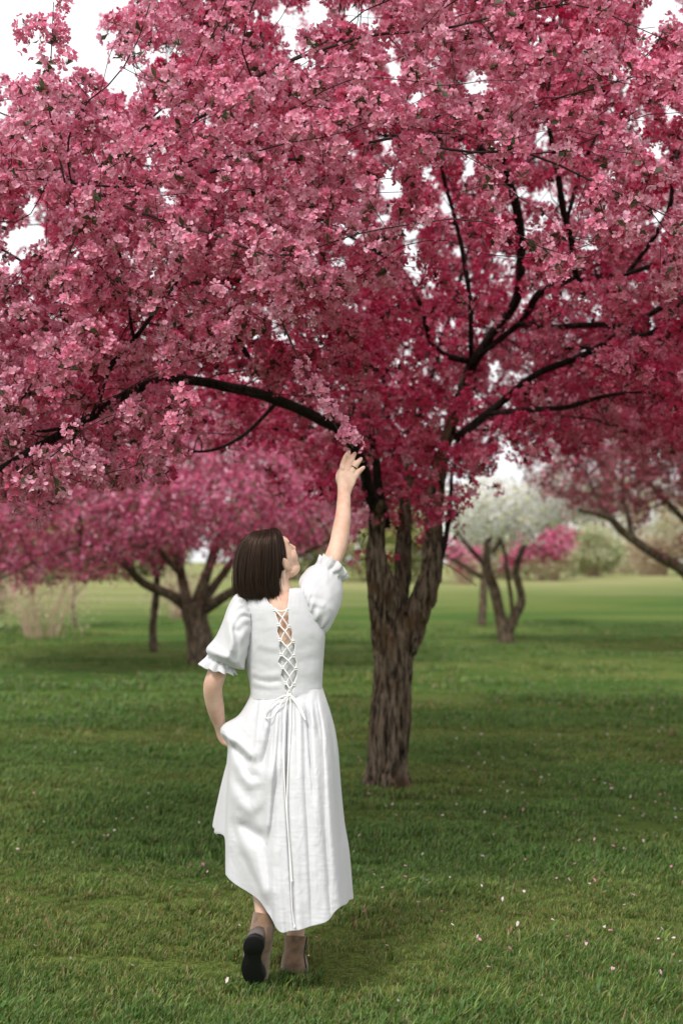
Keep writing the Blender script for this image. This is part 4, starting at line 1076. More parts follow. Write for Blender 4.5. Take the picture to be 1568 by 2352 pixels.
# left arm, bent so the hand goes into the pocket
shapes.append(limb_rows([(568,1402,.0,24,.044),(552,1416,.0,24,.042),(532,1462,-.015,22,.038),(508,1522,-.025,21.5,.037),(495,1556,-.03,22,.038),(489.5,1575,-.02,22,.038),(490,1598,0.0,21.5,.036),(496,1630,.03,19.5,.033),(502,1655,.055,15.5,.026),(508,1676,.07,13.5,.021),(515,1692,.075,16,.018),(524,1706,.07,13,.016)]))
for (u, v) in ((522,1708),(527,1706)):
    shapes.append(limb_rows([(u - 8, v - 16, .075, 7, .010), (u, v, .06, 6.4, .010), (u + 8, v + 4, .05, 6, .009)]))
# legs
shapes.append(limb_rows([(612,1720,0,48,.08),(604,1850,.03,40,.07),(602,1920,.03,31,.055),(603,1990,-.02,31,.055),(605,2060,-.07,24,.042),(606,2092,-.09,20.5,.036),(604,2125,-.11,19,.036),(602,2150,-.12,18,.04)]))
shapes.append(limb_rows([(705,1720,0,48,.08),(700,1850,.03,40,.07),(694,1920,.05,32,.056),(690,2010,.05,32,.057),(683,2090,.055,25,.042),(679,2140,.085,20.5,.036),(677,2180,.088,19,.035),(676,2205,.095,18,.035)]))
V, F = merge(shapes)
V, F = remesh(V, F, 0.003, 4, 0.5)
body = part('body', V, F, M_SKIN, woman)
for s in (1, -1):
    e = part('eye', *ellipsoid(hp(s * .031, .072, .004), (.0118,) * 3), M_EYE, woman)
    part('iris', *ellipsoid(hp(s * .032, .0795, .005), (.0058,) * 3, n=10, m=8), M_IRIS, e)
    Vb, Fb = tube([hp(s * .014, .099, .022), hp(s * .030, .094, .028), hp(s * .046, .080, .022)], [.0025, .003, .0015], 6)
    part('eyebrow', Vb, Fb, M_IRIS, woman)
Vl, Fl = tube([hp(-.021, .094, -.063), hp(0, .105, -.060), hp(.021, .094, -.063)], [.002, .006, .002], 8)
part('lips', Vl, Fl, M_LIP, woman)

# ---------------------------------------------------------------- hair
def hair_surface(n_t, ths, inset):
    K = catmull([(592,1219,632,1212,.0,.004,.004),(580,1222,640,1217,.0,.046,.046),(566,1233,645.5,1226,.005,.078,.072),(552,1251,650,1241,.01,.097,.086),(544,1277,653,1262,.012,.105,.09),
                 (540,1306,655,1290,.012,.104,.09),(540.5,1328,651,1316,.01,.100,.085),(543,1346,651,1338,.008,.094,.08),(549,1361,654,1356,.005,.088,.075),(556,1371,656,1368,.002,.082,.07)], n_t)
    c, s = np.cos(ths)[None, :], np.sin(ths)[None, :]
    bow = 9.0 * np.clip(s, 0, 1) * np.linspace(0, 1, n_t)[:, None] ** 3            # tips lower at the nape
    u = (K[:, 0:1] + K[:, 2:3]) / 2 + (K[:, 2:3] - K[:, 0:1]) / 2 * c
    v = (K[:, 1:2] + K[:, 3:4]) / 2 + (K[:, 3:4] - K[:, 1:2]) / 2 * c + bow
    d = K[:, 4:5] - np.where(s > 0, K[:, 5:6], K[:, 6:7]) * s
    P = pw(u, v, d)
    ctr = pw((K[:, 0] + K[:, 2]) / 2, (K[:, 1] + K[:, 3]) / 2, K[:, 4])[:, None, :]
    o = unit(P - ctr)
    return P - o * np.asarray(inset)[..., None] if np.ndim(inset) else P - o * inset
M_HAIR = mat('dark_brown_hair', (0.013, 0.008, 0.006), 0.55, 0.2)
TH0, TH1 = R(14), R(262)                              # right temple, round the back, to the left temple
ths = np.linspace(TH0, TH1, 150)
P = hair_surface(60, ths, 0.007)[:52]
o = solid('hair', P, M_HAIR, woman, 0.0, closed=False); hair = o
def strands(n, nt=16):
    th = np.sort(rng.uniform(TH0 - R(2), TH1, n)); Pn = hair_surface(nt, th, 0.0)
    ctr = Pn.mean(1, keepdims=True)
    t = np.linspace(0, 1, nt)
    lay = rng.uniform(-0.004, 0.012, n) * 1.0
    wav = 0.006 * np.sin(t[:, None] * rng.uniform(1, 6, n)[None] + rng.uniform(0, 6.28, n)[None]) * t[:, None]
    out = unit(Pn - np.array(pw(600, 1300, .01)) * 1.0); out[..., 2] *= .3; out = unit(out)
    tang = unit(np.gradient(Pn, axis=0)); side = unit(np.cross(tang, out))
    clump = 0.006 * fbm(np.stack([th * 12, th * 0, th * 0], -1), 3, 3)
    Pn = Pn - out * (lay * np.clip(t[:, None] * 3, .2, 1))[..., None] + out * (clump * t[:, None] + 0.4 * wav)[..., None] + side * wav[..., None]
    ln = rng.uniform(0.88, 1.0, n) + .03 * fbm(np.stack([th * 14, th * 0, th * 0], -1), 2, 61); fly = rng.uniform(0, 1, n) < .12; ln[rng.uniform(0, 1, n) < .15] *= .95
    # trim length
    idx = t[:, None] * np.clip(ln, .8, 1.0)[None, :] * (nt - 1); i0 = np.clip(idx.astype(int), 0, nt - 2); f = (idx - i0)[..., None]
    j = np.arange(n)[None, :]
    Q = Pn[i0, j] * (1 - f) + Pn[i0 + 1, j] * f
    Q = Q + out * (fly * rng.uniform(0, .022, n) * t[:, None] ** 2)[..., None]
    w = rng.uniform(.0006, .0013, n)[None, :, None] * np.concatenate([np.linspace(.6, 1, nt // 2), np.linspace(1, .25, nt - nt // 2)])[:, None, None]
    rollv = rng.normal(0, .5, n)[None, :, None]
    sd = side * np.cos(rollv) + out * np.sin(rollv)
    V = np.stack([Q - sd * w, Q + out * 0.0005, Q + sd * w], 2)      # nt, n, 3, 3
    V = V.transpose(1, 0, 2, 3).reshape(-1, 3)
    fs = []
    for a in range(nt - 1):
        for b in (0, 1): fs.append([a * 3 + b, a * 3 + b + 1, (a + 1) * 3 + b + 1, (a + 1) * 3 + b])
    F = (np.arange(n)[:, None, None] * nt * 3 + np.array(fs)[None]).reshape(-1, 4)
    c = np.array([0.017, 0.010, 0.0075]) * rng.uniform(.6, 1.2, (n, 1)); lt = rng.uniform(0, 1, n) < .10; c[lt] = np.array([.040, .023, .016]) * rng.uniform(.6, 1.2, (lt.sum(), 1))
    return V, F, np.repeat(c, nt * 3, 0)
M_STRAND = bpy.data.materials.new('hair_strand'); M_STRAND.use_nodes = True
_b = M_STRAND.node_tree.nodes['Principled BSDF']; _a = M_STRAND.node_tree.nodes.new('ShaderNodeAttribute'); _a.attribute_name = 'Col'
M_STRAND.node_tree.links.new(_a.outputs['Color'], _b.inputs['Base Color']); _b.inputs['Roughness'].default_value = 0.42; _b.inputs['Specular IOR Level'].default_value = 0.4; _b.inputs['Specular Tint'].default_value = (.8, .55, .42, 1)
Vs, Fs, Cs = strands(5200, 14)
part('hair_strands', Vs, Fs, M_STRAND, hair, Cs, kind='stuff')

# ---------------------------------------------------------------- dress
dress = link('dress', None, None, woman, pw(660, 1600, 0))
zx = lambda z: (428.75 + z[0] * .3125, 1561.9 + z[1] * .3125)
za = lambda z: (428.75 + z[0] * .2734, 1163.75 + z[1] * .2734)
zb = lambda z: (428.75 + z[0] * .23437, 1316.9 + z[1] * .23437)
Zs = lambda f, rows: [([f(p) for p in pts], a, l, r) for pts, a, l, r in rows]
# lacing points and the scalloped edges of the opening
LL = [(632,1400),(642,1435),(645,1470),(648,1504),(651,1533),(658,1569),(661,1592)]
RR = [(658,1402),(662,1439),(671,1474),(672,1507),(677,1536),(673,1572),(668,1593)]
def edges(v):
    lv = np.array([1340, 1381, 1399, 1410, 1434, 1450, 1471, 1485, 1503, 1520, 1534, 1550, 1568, 1580, 1596, 1620])
    l = np.array([600, 617, 630, 633, 641, 636, 645, 641, 646, 638, 650, 645, 655, 654, 662, 662])
    r = np.array([666, 662, 660, 662, 664, 671, 671, 678, 674, 681, 678, 682, 675, 675, 667, 667])
    return np.interp(v, lv, l), np.interp(v, lv, r)
BK = [(600,1364,676,1352,.0,.058,.05),(582,1372,694,1353,.0,.066,.06),(566,1381,704,1360,.0,.080,.075),(562,1400,716,1385,0,.096,.09),(560,1430,734,1418,0,.103,.10),(560,1462,744,1454,0,.106,.11),
      (563,1500,742.5,1494,0,.104,.11),(568,1535,740,1530,0,.099,.105),(575,1568,738,1562,0,.094,.10),(577,1590,738,1578,0,.094,.096),(576.5,1604,739,1588,0,.0925,.095)]
BOD = Zs(zb, [
  ([(690,735),(740,760),(830,775),(905,790)], -.0028, 14, 10), ([(700,690),(770,735),(900,740)], .0022, 9, 9),
  ([(650,800),(760,900),(920,930)], -.0020, 12, 12), ([(620,960),(720,1010),(850,1000),(930,985)], .0035, 9, 7), ([(640,1055),(700,1085),(800,1110),(930,1090)], .0045, 8, 6),
  ([(640,1010),(720,1045),(830,1065),(930,1050)], -.0035, 8, 7), ([(640,1130),(740,1140),(840,1135)], -.0025, 9, 9),
  ([(1080,760),(1200,700),(1260,640)], -.0022, 14, 12), ([(1070,870),(1180,860),(1300,800)], -.0024, 16, 14), ([(1075,930),(1180,960),(1310,940)], .0018, 14, 12),
  ([(700,290),(770,420),(830,560)], .0022, 16, 10), ([(690,280),(695,320)], -.003, 6, 6), ([(1050,300),(1050,560)], .0015, 16, 16), ([(1190,330),(1250,500),(1330,590)], -.003, 8, 8),
  ([(630,380),(640,560),(590,720)], -.003, 6, 8)])
def bodice_grid(M=120, N=170):
    K = catmull(BK, M); uc = (K[:, 0] + K[:, 2]) / 2; a = (K[:, 2] - K[:, 0]) / 2; vc = (K[:, 1] + K[:, 3]) / 2
    el, er = edges(vc)
    tl = np.arccos(np.clip((el - uc) / a, -.999, .999)); tr = np.arccos(np.clip((er - uc) / a, -.999, .999))
    w = np.linspace(0, 1, N)[None, :]
    th = tl[:, None] + (2 * np.pi + tr - tl)[:, None] * w
    c, s = np.cos(th), np.sin(th)
    u = uc[:, None] + a[:, None] * c; v = vc[:, None] + ((K[:, 3] - K[:, 1]) / 2)[:, None] * c
    v = v + 7 * np.clip(s, 0, 1) * np.linspace(0, 1, M)[:, None] ** 4
    d = K[:, 4:5] - np.where(s > 0, K[:, 5:6], K[:, 6:7]) * np.sign(s) * np.abs(s) ** 0.92
    f = stroke_field(u, v, BOD) + .0007 * fbm(np.stack([u / 26, v / 14, u * 0], -1), 2, 4)
    f = f + .00045 * np.clip(1 - np.abs(vnoise(np.stack([u / 30, v / 9, u * 0], -1), 19)) * 2.2, 0, 1) + .0005 * vnoise(np.stack([u / 5, v / 30, u * 0], -1), 23)
    d = d - f * np.clip(s * 3, 0, 1)
    return pw(u, v, d), u, v, d
Pb, ub, vb, db = bodice_grid()
bod = solid('bodice', Pb, M_LINEN, dress, 0.003, closed=False)
def back_depth(v, u=660.0):
    K = catmull(BK, 200); vc = (K[:, 1] + K[:, 3]) / 2; uc = np.interp(v, vc, (K[:, 0] + K[:, 2]) / 2); a = np.interp(v, vc, (K[:, 2] - K[:, 0]) / 2)
    s = np.sqrt(np.clip(1 - ((u - uc) / a) ** 2, 0, 1)) ** .92
    return np.interp(v, vc, K[:, 4]) - np.interp(v, vc, K[:, 5]) * s
# white panel behind the lacing
vv = np.linspace(1479, 1612, 40); uu = np.linspace(0, 1, 14)
el, er = edges(vv)
U = (el - 9)[:, None] + (er - el + 18)[:, None] * uu; Vv = vv[:, None] + 0 * U
dd = np.array([[float(back_depth(b, a)) for a, b in zip(ra, rb)] for ra, rb in zip(U, Vv)]) + .0065 + .0012 * np.sin(U * .9)
solid('inner_panel', pw(U, Vv, dd), M_LINEN, dress, 0.0, closed=False)
# edge piping, loops and laces
def cord(name, pts, rpx, parent=dress, sides=8, n=8, mat_=None):
    K = catmull(np.asarray(pts, float), (len(pts) - 1) * n + 1)
    V, F = tube(pw(K[:, 0], K[:, 1], K[:, 2]), rpx * mpp(D0), sides)
    return part(name, V, F, mat_ or M_CORD, parent)
bdp = lambda u, v, lift: float(back_depth(v, u)) - lift
lace = link('lacing', None, None, woman, pw(662, 1500, -.1))
for side, e in (('l', 0), ('r', 1)):
    pts = [(edges(v)[e] + (-.8 if e == 0 else .8), v, bdp(edges(v)[e], v, .001)) for v in np.linspace(1388, 1594, 46)]
    cord('edge_piping', pts, 1.5, dress, 6, 2)
for i in range(7):
    for Q, sg in ((LL, -1), (RR, 1)):
        x, y = Q[i]
        if i < 6: cord('loop', [(x + sg * 5, y - 2, bdp(x, y, .001)), (x + sg * 1, y - 2.5, bdp(x, y, .006)), (x - sg * 2.2, y, bdp(x, y, .007)), (x + sg * 1, y + 2.5, bdp(x, y, .006)), (x + sg * 5, y + 2, bdp(x, y, .001))], 1.7, lace, 7, 5)
cord('lace', [(LL[0][0], LL[0][1], bdp(*LL[0], .007)), (645, 1404, bdp(645, 1404, .008)), (RR[0][0], RR[0][1], bdp(*RR[0], .007))], 1.65, lace)
for i in range(6):
    a, b = LL[i], RR[i + 1]; cord('lace', [(a[0] - 1, a[1], bdp(*a, .006)), ((a[0] + b[0]) / 2 + 1, (a[1] + b[1]) / 2 - 1, bdp((a[0] + b[0]) / 2, (a[1] + b[1]) / 2, .012)), (b[0], b[1], bdp(*b, .007))], 1.65, lace)
    a, b = RR[i], LL[i + 1]; cord('lace', [(a[0] + 1, a[1], bdp(*a, .006)), ((a[0] + b[0]) / 2 - 1, (a[1] + b[1]) / 2 - 1, bdp((a[0] + b[0]) / 2, (a[1] + b[1]) / 2, .007)), (b[0], b[1], bdp(*b, .007))], 1.65, lace)

# ---------------------------------------------------------------- skirt
SK = {
 0:   [(735,1568,0),(740,1584,0),(754,1627,0),(766,1671,0),(774,1724,0),(780,1806,0),(788,1890,0),(798,1952,0),(807,2064,0)],
 35:  [(718,1580,-.060),(724,1595,-.066),(738,1650,-.10),(750,1750,-.15),(758,1850,-.18),(768,1950,-.20),(782,2082,-.22)],
 65:  [(693,1592,-.084),(695,1606,-.090),(706,1660,-.13),(716,1760,-.19),(724,1860,-.22),(733,1980,-.25),(744,2118,-.275)],
 90:  [(663,1595,-.090),(663,1610,-.096),(665,1660,-.14),(668,1760,-.20),(672,1880,-.24),(676,2000,-.27),(682,2136,-.30)],
 115: [(634,1594,-.084),(632,1609,-.090),(630,1660,-.13),(627,1760,-.18),(626,1880,-.21),(629,2000,-.235),(640,2136,-.265)],
 140: [(608,1592,-.066),(605,1607,-.072),(592,1660,-.11),(580,1740,-.14),(577,1840,-.145),(582,1950,-.155),(602,2073,-.18)],
 160: [(590,1590,-.036),(584,1606,-.042),(562,1650,-.06),(548,1680,-.07),(543,1712,-.08),(535,1820,-.075),(533,1920,-.07),(549,2037,-.09)],
 174: [(580,1588,-.01),(574,1606,-.014),(552,1645,-.02),(524,1668,-.045),(516,1684,-.055),(527,1704,-.05),(530,1730,-.04),(526,1820,-.04),(522,1920,-.04),(523,2010,-.05)],
 183: [(579,1587,.01),(571,1610,.01),(548,1645,.02),(516,1664,.02),(508,1681,.02),(518,1700,.01),(527,1720,.0),(525,1800,.0),(521,1920,-.01),(520,2002,-.01)],
 192: [(580,1587,.02),(573,1610,.025),(552,1645,.05),(524,1668,.07),(518,1690,.075),(524,1712,.07),(524,1760,.06),(518,1830,.06),(515,1890,.06),(513,1924,.06)],
 208: [(584,1587,.035),(578,1610,.04),(556,1650,.08),(532,1700,.12),(524,1760,.13),(508,1830,.13),(495,1905,.14),(498,1915,.14)],
 232: [(598,1586,.06),(595,1600,.065),(566,1660,.11),(534,1750,.17),(516,1830,.20),(502,1900,.22)],
 270: [(655,1584,.085),(655,1598,.09),(652,1700,.19),(640,1850,.25),(630,1960,.28),(625,2010,.28)],
 315: [(713,1576,.06),(716,1590,.065),(738,1700,.15),(752,1850,.19),(765,1980,.21),(775,2050,.21)],
}
FOLDS = Zs(zx, [
  ([(668,150),(655,400),(632,700),(610,950),(585,1190)], .020, 16, 5),          # centre pleat lying over the drape on the left
  ([(745,140),(735,450),(728,800),(748,1200),(775,1600),(790,1850)], -.022, 3.2, 4.2),
  ([(710,150),(700,500),(690,900),(712,1400),(735,1840)], .006, 10, 8),
  ([(648,1180),(640,1400),(650,1650),(660,1840)], .008, 6, 14),
  ([(815,160),(822,500),(835,900),(870,1400),(895,1840)], .007, 12, 8),
  ([(850,170),(858,600),(890,1200),(920,1840)], -.008, 3.5, 9),
  ([(875,200),(898,420),(912,640),(935,900)], -.012, 4, 7), ([(930,110),(925,400),(932,700),(960,1200)], .008, 7, 16),
  ([(945,90),(985,300),(1010,700),(1030,1200),(1055,1780)], -.009, 8, 4.5), ([(1000,400),(1040,900),(1090,1700)], .006, 16, 12),
  ([(1060,300),(1100,700),(1130,1200),(1170,1690)], -.008, 8, 4),
  ([(545,120),(520,220),(478,340)], -.009, 7, 5), ([(600,150),(580,330),(540,480)], .007, 12, 8),
  ([(640,200),(610,430),(580,560),(552,660)], -.022, 6, 9), ([(590,300),(560,470),(520,570)], .012, 10, 7),
  ([(300,420),(360,450),(420,500),(490,590)], .022, 8, 10), ([(330,470),(400,560),(460,640)], -.020, 8, 9), ([(395,530),(470,590),(500,620)], -.016, 6, 8),
  ([(345,560),(400,680),(470,760),(540,740),(590,620)], .017, 13, 12), ([(420,640),(480,720),(540,700)], -.014, 8, 8),
  ([(330,760),(390,900),(470,960),(540,900),(600,730),(640,560)], .020, 14, 17), 
  ([(380,1060),(440,1085),(510,1130),(585,1170)], -.026, 17, 12), ([(370,1000),(360,1100),(400,1180)], -.008, 10, 10),
  ([(345,900),(370,1090),(425,1230),(500,1400),(550,1520),(615,1650)], .014, 6, 20), ([(470,1180),(520,1330),(560,1480),(600,1600)], .015, 20, 20),
  ([(420,1260),(490,1420),(540,1530)], -.010, 9, 4), ([(330,700),(325,1000),(320,1300)], .006, 10, 14)])
PLEATS = []
_pr = np.random.default_rng(5)
for q, u0 in enumerate((600, 611, 622, 634, 645, 652, 672, 680, 690, 700, 709, 719, 729)):
    u1 = 660 + (u0 - 660) * _pr.uniform(1.15, 1.35); v1 = 1606 + _pr.uniform(70, 190)
    PLEATS.append(([(u0, 1600), ((u0 + u1) / 2, (1600 + v1) / 2), (u1, v1)], (-.0065 if q % 2 else .005) * _pr.uniform(.7, 1.3), 2.6 + 2 * (q % 3), 3.6))
def skirt_grid(M=300, N=460):
    ang = sorted(SK); prof = []
    for a in ang:
        K = catmull(SK[a], 240); D_ = np.concatenate([[0], np.cumsum(np.linalg.norm(np.diff(K * np.array([1, 1, .3 * PX]), axis=0), axis=1))]); q = np.linspace(0, D_[-1], 60); prof.append(np.stack([np.interp(q, D_, K[:, c]) for c in range(3)], -1))
    prof = np.array(prof)                                  # keys, 60, 3
    ka = np.array(ang, float); th = np.linspace(0, 360, N, endpoint=False)
    ka3 = np.concatenate([ka - 360, ka, ka + 360]); p3 = np.concatenate([prof] * 3)
    # smooth periodic interpolation (cubic Hermite, finite-difference tangents)
    out = np.zeros((N, 60, 3))
    for q, t in enumerate(th):
        i = np.searchsorted(ka3, t, 'right') - 1
        x0, x1 = ka3[i], ka3[i + 1]; h = x1 - x0; f = (t - x0) / h
        m0 = (p3[i + 1] - p3[i - 1]) / (ka3[i + 1] - ka3[i - 1]) * h; m1 = (p3[i + 2] - p3[i]) / (ka3[i + 2] - ka3[i]) * h
        out[q] = (2 * f**3 - 3 * f**2 + 1) * p3[i] + (f**3 - 2 * f**2 + f) * m0 + (-2 * f**3 + 3 * f**2) * p3[i + 1] + (f**3 - f**2) * m1
    G = out.transpose(1, 0, 2)
    tt = np.linspace(0, 59, M); i0 = np.clip(tt.astype(int), 0, 58); f = (tt - i0)[:, None, None]
    G = G[i0] * (1 - f) + G[i0 + 1] * f
    u, v, d = G[..., 0].copy(), G[..., 1].copy(), G[..., 2].copy()
    T = R(1) * th[None, :] + np.zeros((M, 1)); t = np.linspace(0, 1, M)[:, None]
    s = np.sin(T)
    back = np.clip(s * 2.2 + 0.25, 0, 1)
    def blur(a, k):
        for _ in range(k):
            a = (np.roll(a, 1, 1) + 2 * a + np.roll(a, -1, 1)) / 4
            a = (np.vstack([a[:1], a[:-1]]) + 2 * a + np.vstack([a[1:], a[-1:]])) / 4
        return a
    d = d - (1.3 * blur(stroke_field(u, v, FOLDS[:11] + PLEATS), 1) + 1.15 * blur(stroke_field(u, v, FOLDS[11:]), 14)) * back * np.clip(t * 14 - .2, 0.0, 1)
    # soft free pleats everywhere, deeper toward the hem
    ph = T * 13 + 1.3 * np.sin(T * 3 + 1) + 0.6 * t
    pl = (np.sin(ph) + .35 * np.sin(2 * ph + .7)) * (.002 + .010 * t ** 1.2) * np.where(s > 0, .55, 1.0)
    d = d - pl * s; u = u + pl * np.cos(T) * PX * .45
    cr_ = 1 - np.abs(vnoise(np.stack([u / 9 + 1.5 * vnoise(np.stack([u / 30, v / 50, T * 0], -1), 3), v / 55, T * 0 + 9], -1), 17)) * 2
    cr2 = 1 - np.abs(vnoise(np.stack([u / 24, v / 11, T * 0 + 5], -1), 27)) * 2
    d = d - (.0006 * cr_ + .0006 * np.clip(cr2, 0, 1)) * back
    d = d - .0016 * fbm(np.stack([u / 30, v / 60, T * 0 + 3], -1), 3, 6) * back - .0005 * fbm(np.stack([u / 7, v / 12, T * 0], -1), 2, 8)
    v = v + t ** 6 * 1.4 * np.sin(ph + .5)
    return pw(u, v, d)
Ps = skirt_grid()
solid('skirt', Ps, M_LINEN, dress, 0.0025)
# hem stitching: a slightly thicker turned-up band
hemP = Ps[-13:]
ctr = Ps.mean(axis=1, keepdims=True)[-13:]
solid('hem_band', hemP + unit(hemP - ctr) * .0012, M_LINEN, dress, 0.0)
# ---------------------------------------------------------------- sleeves
def sleeve_deform(gath_n, strokes, seed, ruffle_from, lobes, bow):
    def f(u, v, d, t, th, K):
        s = np.sin(th); cx = ((K[:, 0] + K[:, 2]) / 2)[:, None]; cy = ((K[:, 1] + K[:, 3]) / 2)[:, None]
        hx, hy = ((K[:, 2] - K[:, 0]) / 2)[:, None], ((K[:, 3] - K[:, 1]) / 2)[:, None]
        L = np.hypot(hx, hy)
        g = np.exp(-(t / .20) ** 2) * .05 * np.sin(gath_n * th + 2 * np.sin(th * 3)) + np.exp(-((t - ruffle_from) / .09) ** 2) * .06 * np.sin((gath_n - 3) * th + 1)
        ru = np.clip((t - ruffle_from) / (1 - ruffle_from), 0, 1)
        g = g + ru ** .8 * .15 * np.sin(lobes * th + .8 * np.sin(2 * th)) + .025 * fbm(np.stack([np.cos(th) * 1.6, s * 1.6, t * 3.2], -1), 2, seed)
        bw = np.clip(s, -.35, 1) * np.clip((t - .35) / .65, 0, 1) ** 1.6
        u = u + (u - cx) * g + bow[0] * bw; v = v + (v - cy) * g + bow[1] * bw + ru * 2.2 * np.sin(lobes * th + 1.2)
        d = d - s * g * L * mpp(D0) * .9 - stroke_field(u, v, strokes) * np.clip(s * 2.5, 0, 1)
        return u, v, d
    return f
SL = Zs(zb, [([(410,420),(430,560),(460,680),(455,800)], .016, 12, 7), ([(470,520),(480,700),(440,860)], -.012, 6, 12), ([(560,330),(610,420),(570,640),(560,900)], .012, 14, 8),
             ([(180,730),(260,770),(340,800),(440,830)], .014, 8, 10), ([(300,600),(290,700),(230,790)], -.008, 14, 10), ([(500,560),(450,760),(400,880)], .010, 16, 12), ([(210,830),(300,870),(440,890)], -.012, 4, 4)])
PL = ringloft([(572,1384,580,1480,.0,.060,.06),(556,1369,572,1496,-.005,.082,.08),(541,1369,568,1508,-.01,.094,.09),(525,1394,563,1520,-.015,.10,.09),(512,1430,561.5,1530,-.02,.098,.088),(496,1463,561,1536,-.025,.094,.082),(477,1486,557,1537,-.03,.084,.076),(475,1496,548,1536,-.03,.066,.062),
               (479,1502,537,1533,-.03,.050,.048),(477,1507,536,1535,-.03,.048,.046),(469,1516,538,1540,-.03,.055,.052),(461,1526,540,1547,-.03,.062,.058)], 110, 150, deform=sleeve_deform(17, SL, 31, .80, 11, (-2, 7)))
solid('sleeve', PL, M_LINEN, dress, 0.002)
SRt = Zs(zb, [([(1190,210),(1260,190),(1330,230)], .008, 6, 7), ([(1200,250),(1290,245),(1350,290)], -.008, 5, 6), ([(1210,290),(1290,300),(1360,330)], .009, 6, 7), ([(1220,330),(1310,350),(1390,340)], -.008, 5, 6),
              ([(1340,40),(1410,110),(1440,190),(1400,330),(1300,360)], .016, 12, 8), ([(1380,60),(1450,130),(1450,230),(1400,320)], -.012, 6, 9), ([(1250,420),(1360,440),(1440,330)], .012, 16, 12), ([(1260,470),(1340,560)], -.006, 8, 8), ([(1190,60),(1300,20),(1400,20)], .010, 10, 12)])
PR = ringloft([(692,1364,738,1456,.0,.060,.06),(689,1350,750,1450,.01,.082,.08),(686,1338,763,1432,.025,.094,.09),(690,1325,775,1410,.045,.096,.09),(698,1315,783,1388,.065,.092,.085),(707,1306,787,1366,.085,.084,.078),(717,1300,787,1350,.095,.070,.066),
               (724,1297,784,1338,.100,.062,.056),(727,1294,785,1334,.102,.062,.056),(731,1286,792,1330,.11,.072,.064),(736,1277,796,1323,.12,.080,.070)], 110, 150, deform=sleeve_deform(17, [(p_, a_ * .38, l_ * 1.3, r_ * 1.3) for p_, a_, l_, r_ in SRt], 57, .78, 11, (8, -11)))
solid('sleeve', PR, M_LINEN, dress, 0.002)

# ---------------------------------------------------------------- bow and long ties
sk_d = lambda v: float(np.interp(v, [1596, 1606, 1660, 1760, 1880, 2000, 2136], [-.093, -.095, -.142, -.203, -.243, -.273, -.303])) - .012
bow = link('bow', None, None, woman, pw(664, 1597, -.1))
part('knot', *ellipsoid(pw(664, 1597, -.112), (.010, .008, .008), n=14, m=10), M_CORD, bow)
def tie(name, pts, r=1.75): cord(name, [(a, b, sk_d(b) - c) for a, b, c in pts], r, bow)
tie('bow_loop', [(664,1597,.008),(648,1600,.012),(628,1612,.008),(614,1630,.004),(608,1642,.004),(613,1650,.004),(626,1646,.004),(638,1630,.006),(648,1612,.01),(662,1598,.009)])
tie('bow_loop', [(664,1597,.008),(674,1602,.012),(686,1616,.008),(694,1634,.003),(699,1648,.003),(701,1653,.003),(694,1641,.005),(683,1620,.008),(671,1604,.010),(664,1598,.008)])
tie('tie_end', [(662,1599,.008),(656,1625,.004),(653,1680,.0),(652,1760,.0),(657,1850,-.002),(662,1920,.0),(668,1990,.0),(670,2020,.0)], 1.15)
tie('tie_end', [(666,1599,.008),(668,1640,.004),(666,1700,.0),(661,1780,-.002),(659,1860,-.001),(664,1950,0),(668,2030,0),(671,2090,0),(676,2128,.0)], 1.15)
part('tie_tip', *ellipsoid(pw(670, 2023, sk_d(2023)), (.004, .004, .007), n=8, m=8), M_CORD, bow)
part('tie_tip', *ellipsoid(pw(676, 2129, sk_d(2129)), (.004, .004, .008), n=8, m=8), M_CORD, bow)

# ---------------------------------------------------------------- boots
def boot_shape(keys, M=60, N=48, wr=0.0, fl=None):
    def df(u, v, d, t, th, K):
        g = wr * (np.sin(t * 21 + 2 * np.cos(th)) * .5 + fbm(np.stack([np.cos(th) * 2, np.sin(th) * 2, t * 7], -1), 2, 12)) * np.exp(-((t - .5) / .3) ** 2)
        u, v, d = u + g * 120 * np.cos(th), v, d - g * np.sin(th)
        return fl(u, v, d, t) if fl else (u, v, d)
    P = ringloft(keys, M, N, deform=df)
    V = P.reshape(-1, 3); F = [grid_faces(M, N, flip=True)]
    V = np.vstack([V, P[-1].mean(0)]); j = np.arange(N); jn = (j + 1) % N
    F.append(np.stack([(M - 1) * N + jn, (M - 1) * N + j, np.full(N, M * N)], -1))
    return V, F
# standing right boot
rb = link('boot', None, None, woman, pw(678, 2240, .1)); rb['label'] = 'tan suede ankle boot flat on the grass'
fl = lambda u, v, d, t: (u, v - 178 * (d - .03) * np.clip((t - .3) / .4, 0, 1), d)
V, F = boot_shape([(654,2148,706,2151,.085,.045,.045),(654.5,2156,704,2158,.085,.046,.048),(655,2172,701,2174,.085,.047,.05),(654,2188,699,2189,.085,.047,.06),(651,2202,700,2203,.085,.05,.10),(649,2216,703,2217,.088,.054,.155),(648,2228,706,2230,.09,.054,.18),(649,2238,706,2239,.09,.052,.185)], wr=.004, fl=fl)
u_ = part('upper', V, F, M_SUEDE, rb); m = u_.modifiers.new('t', 'SOLIDIFY'); m.thickness = .003; m.offset = -1
V, F = closed_loft([(647,2236,707,2237,.09,.056,.19),(646.5,2241,707.5,2242,.09,.057,.192),(647,2246,707,2247,.09,.056,.19)], 8, 48, lambda u, v, d, t, th, K: (u, v - 178 * (d - .03), d))
part('sole', V, F, M_SOLE, rb)
cord('zip_tape', [(705,2151,.03),(702,2170,.025),(699,2188,.022),(700,2205,.02),(703,2222,.02)], 1.6, rb, mat_=M_SOLE)
cord('zip_puller', [(705,2164,.015),(708,2172,.01),(708.5,2184,.008),(709,2194,.008)], 1.3, rb, mat_=M_SUEDE)
part('pull_ring', *ellipsoid(pw(709, 2196, .006), (.003, .003, .006), n=8, m=8), M_GOLD, rb)
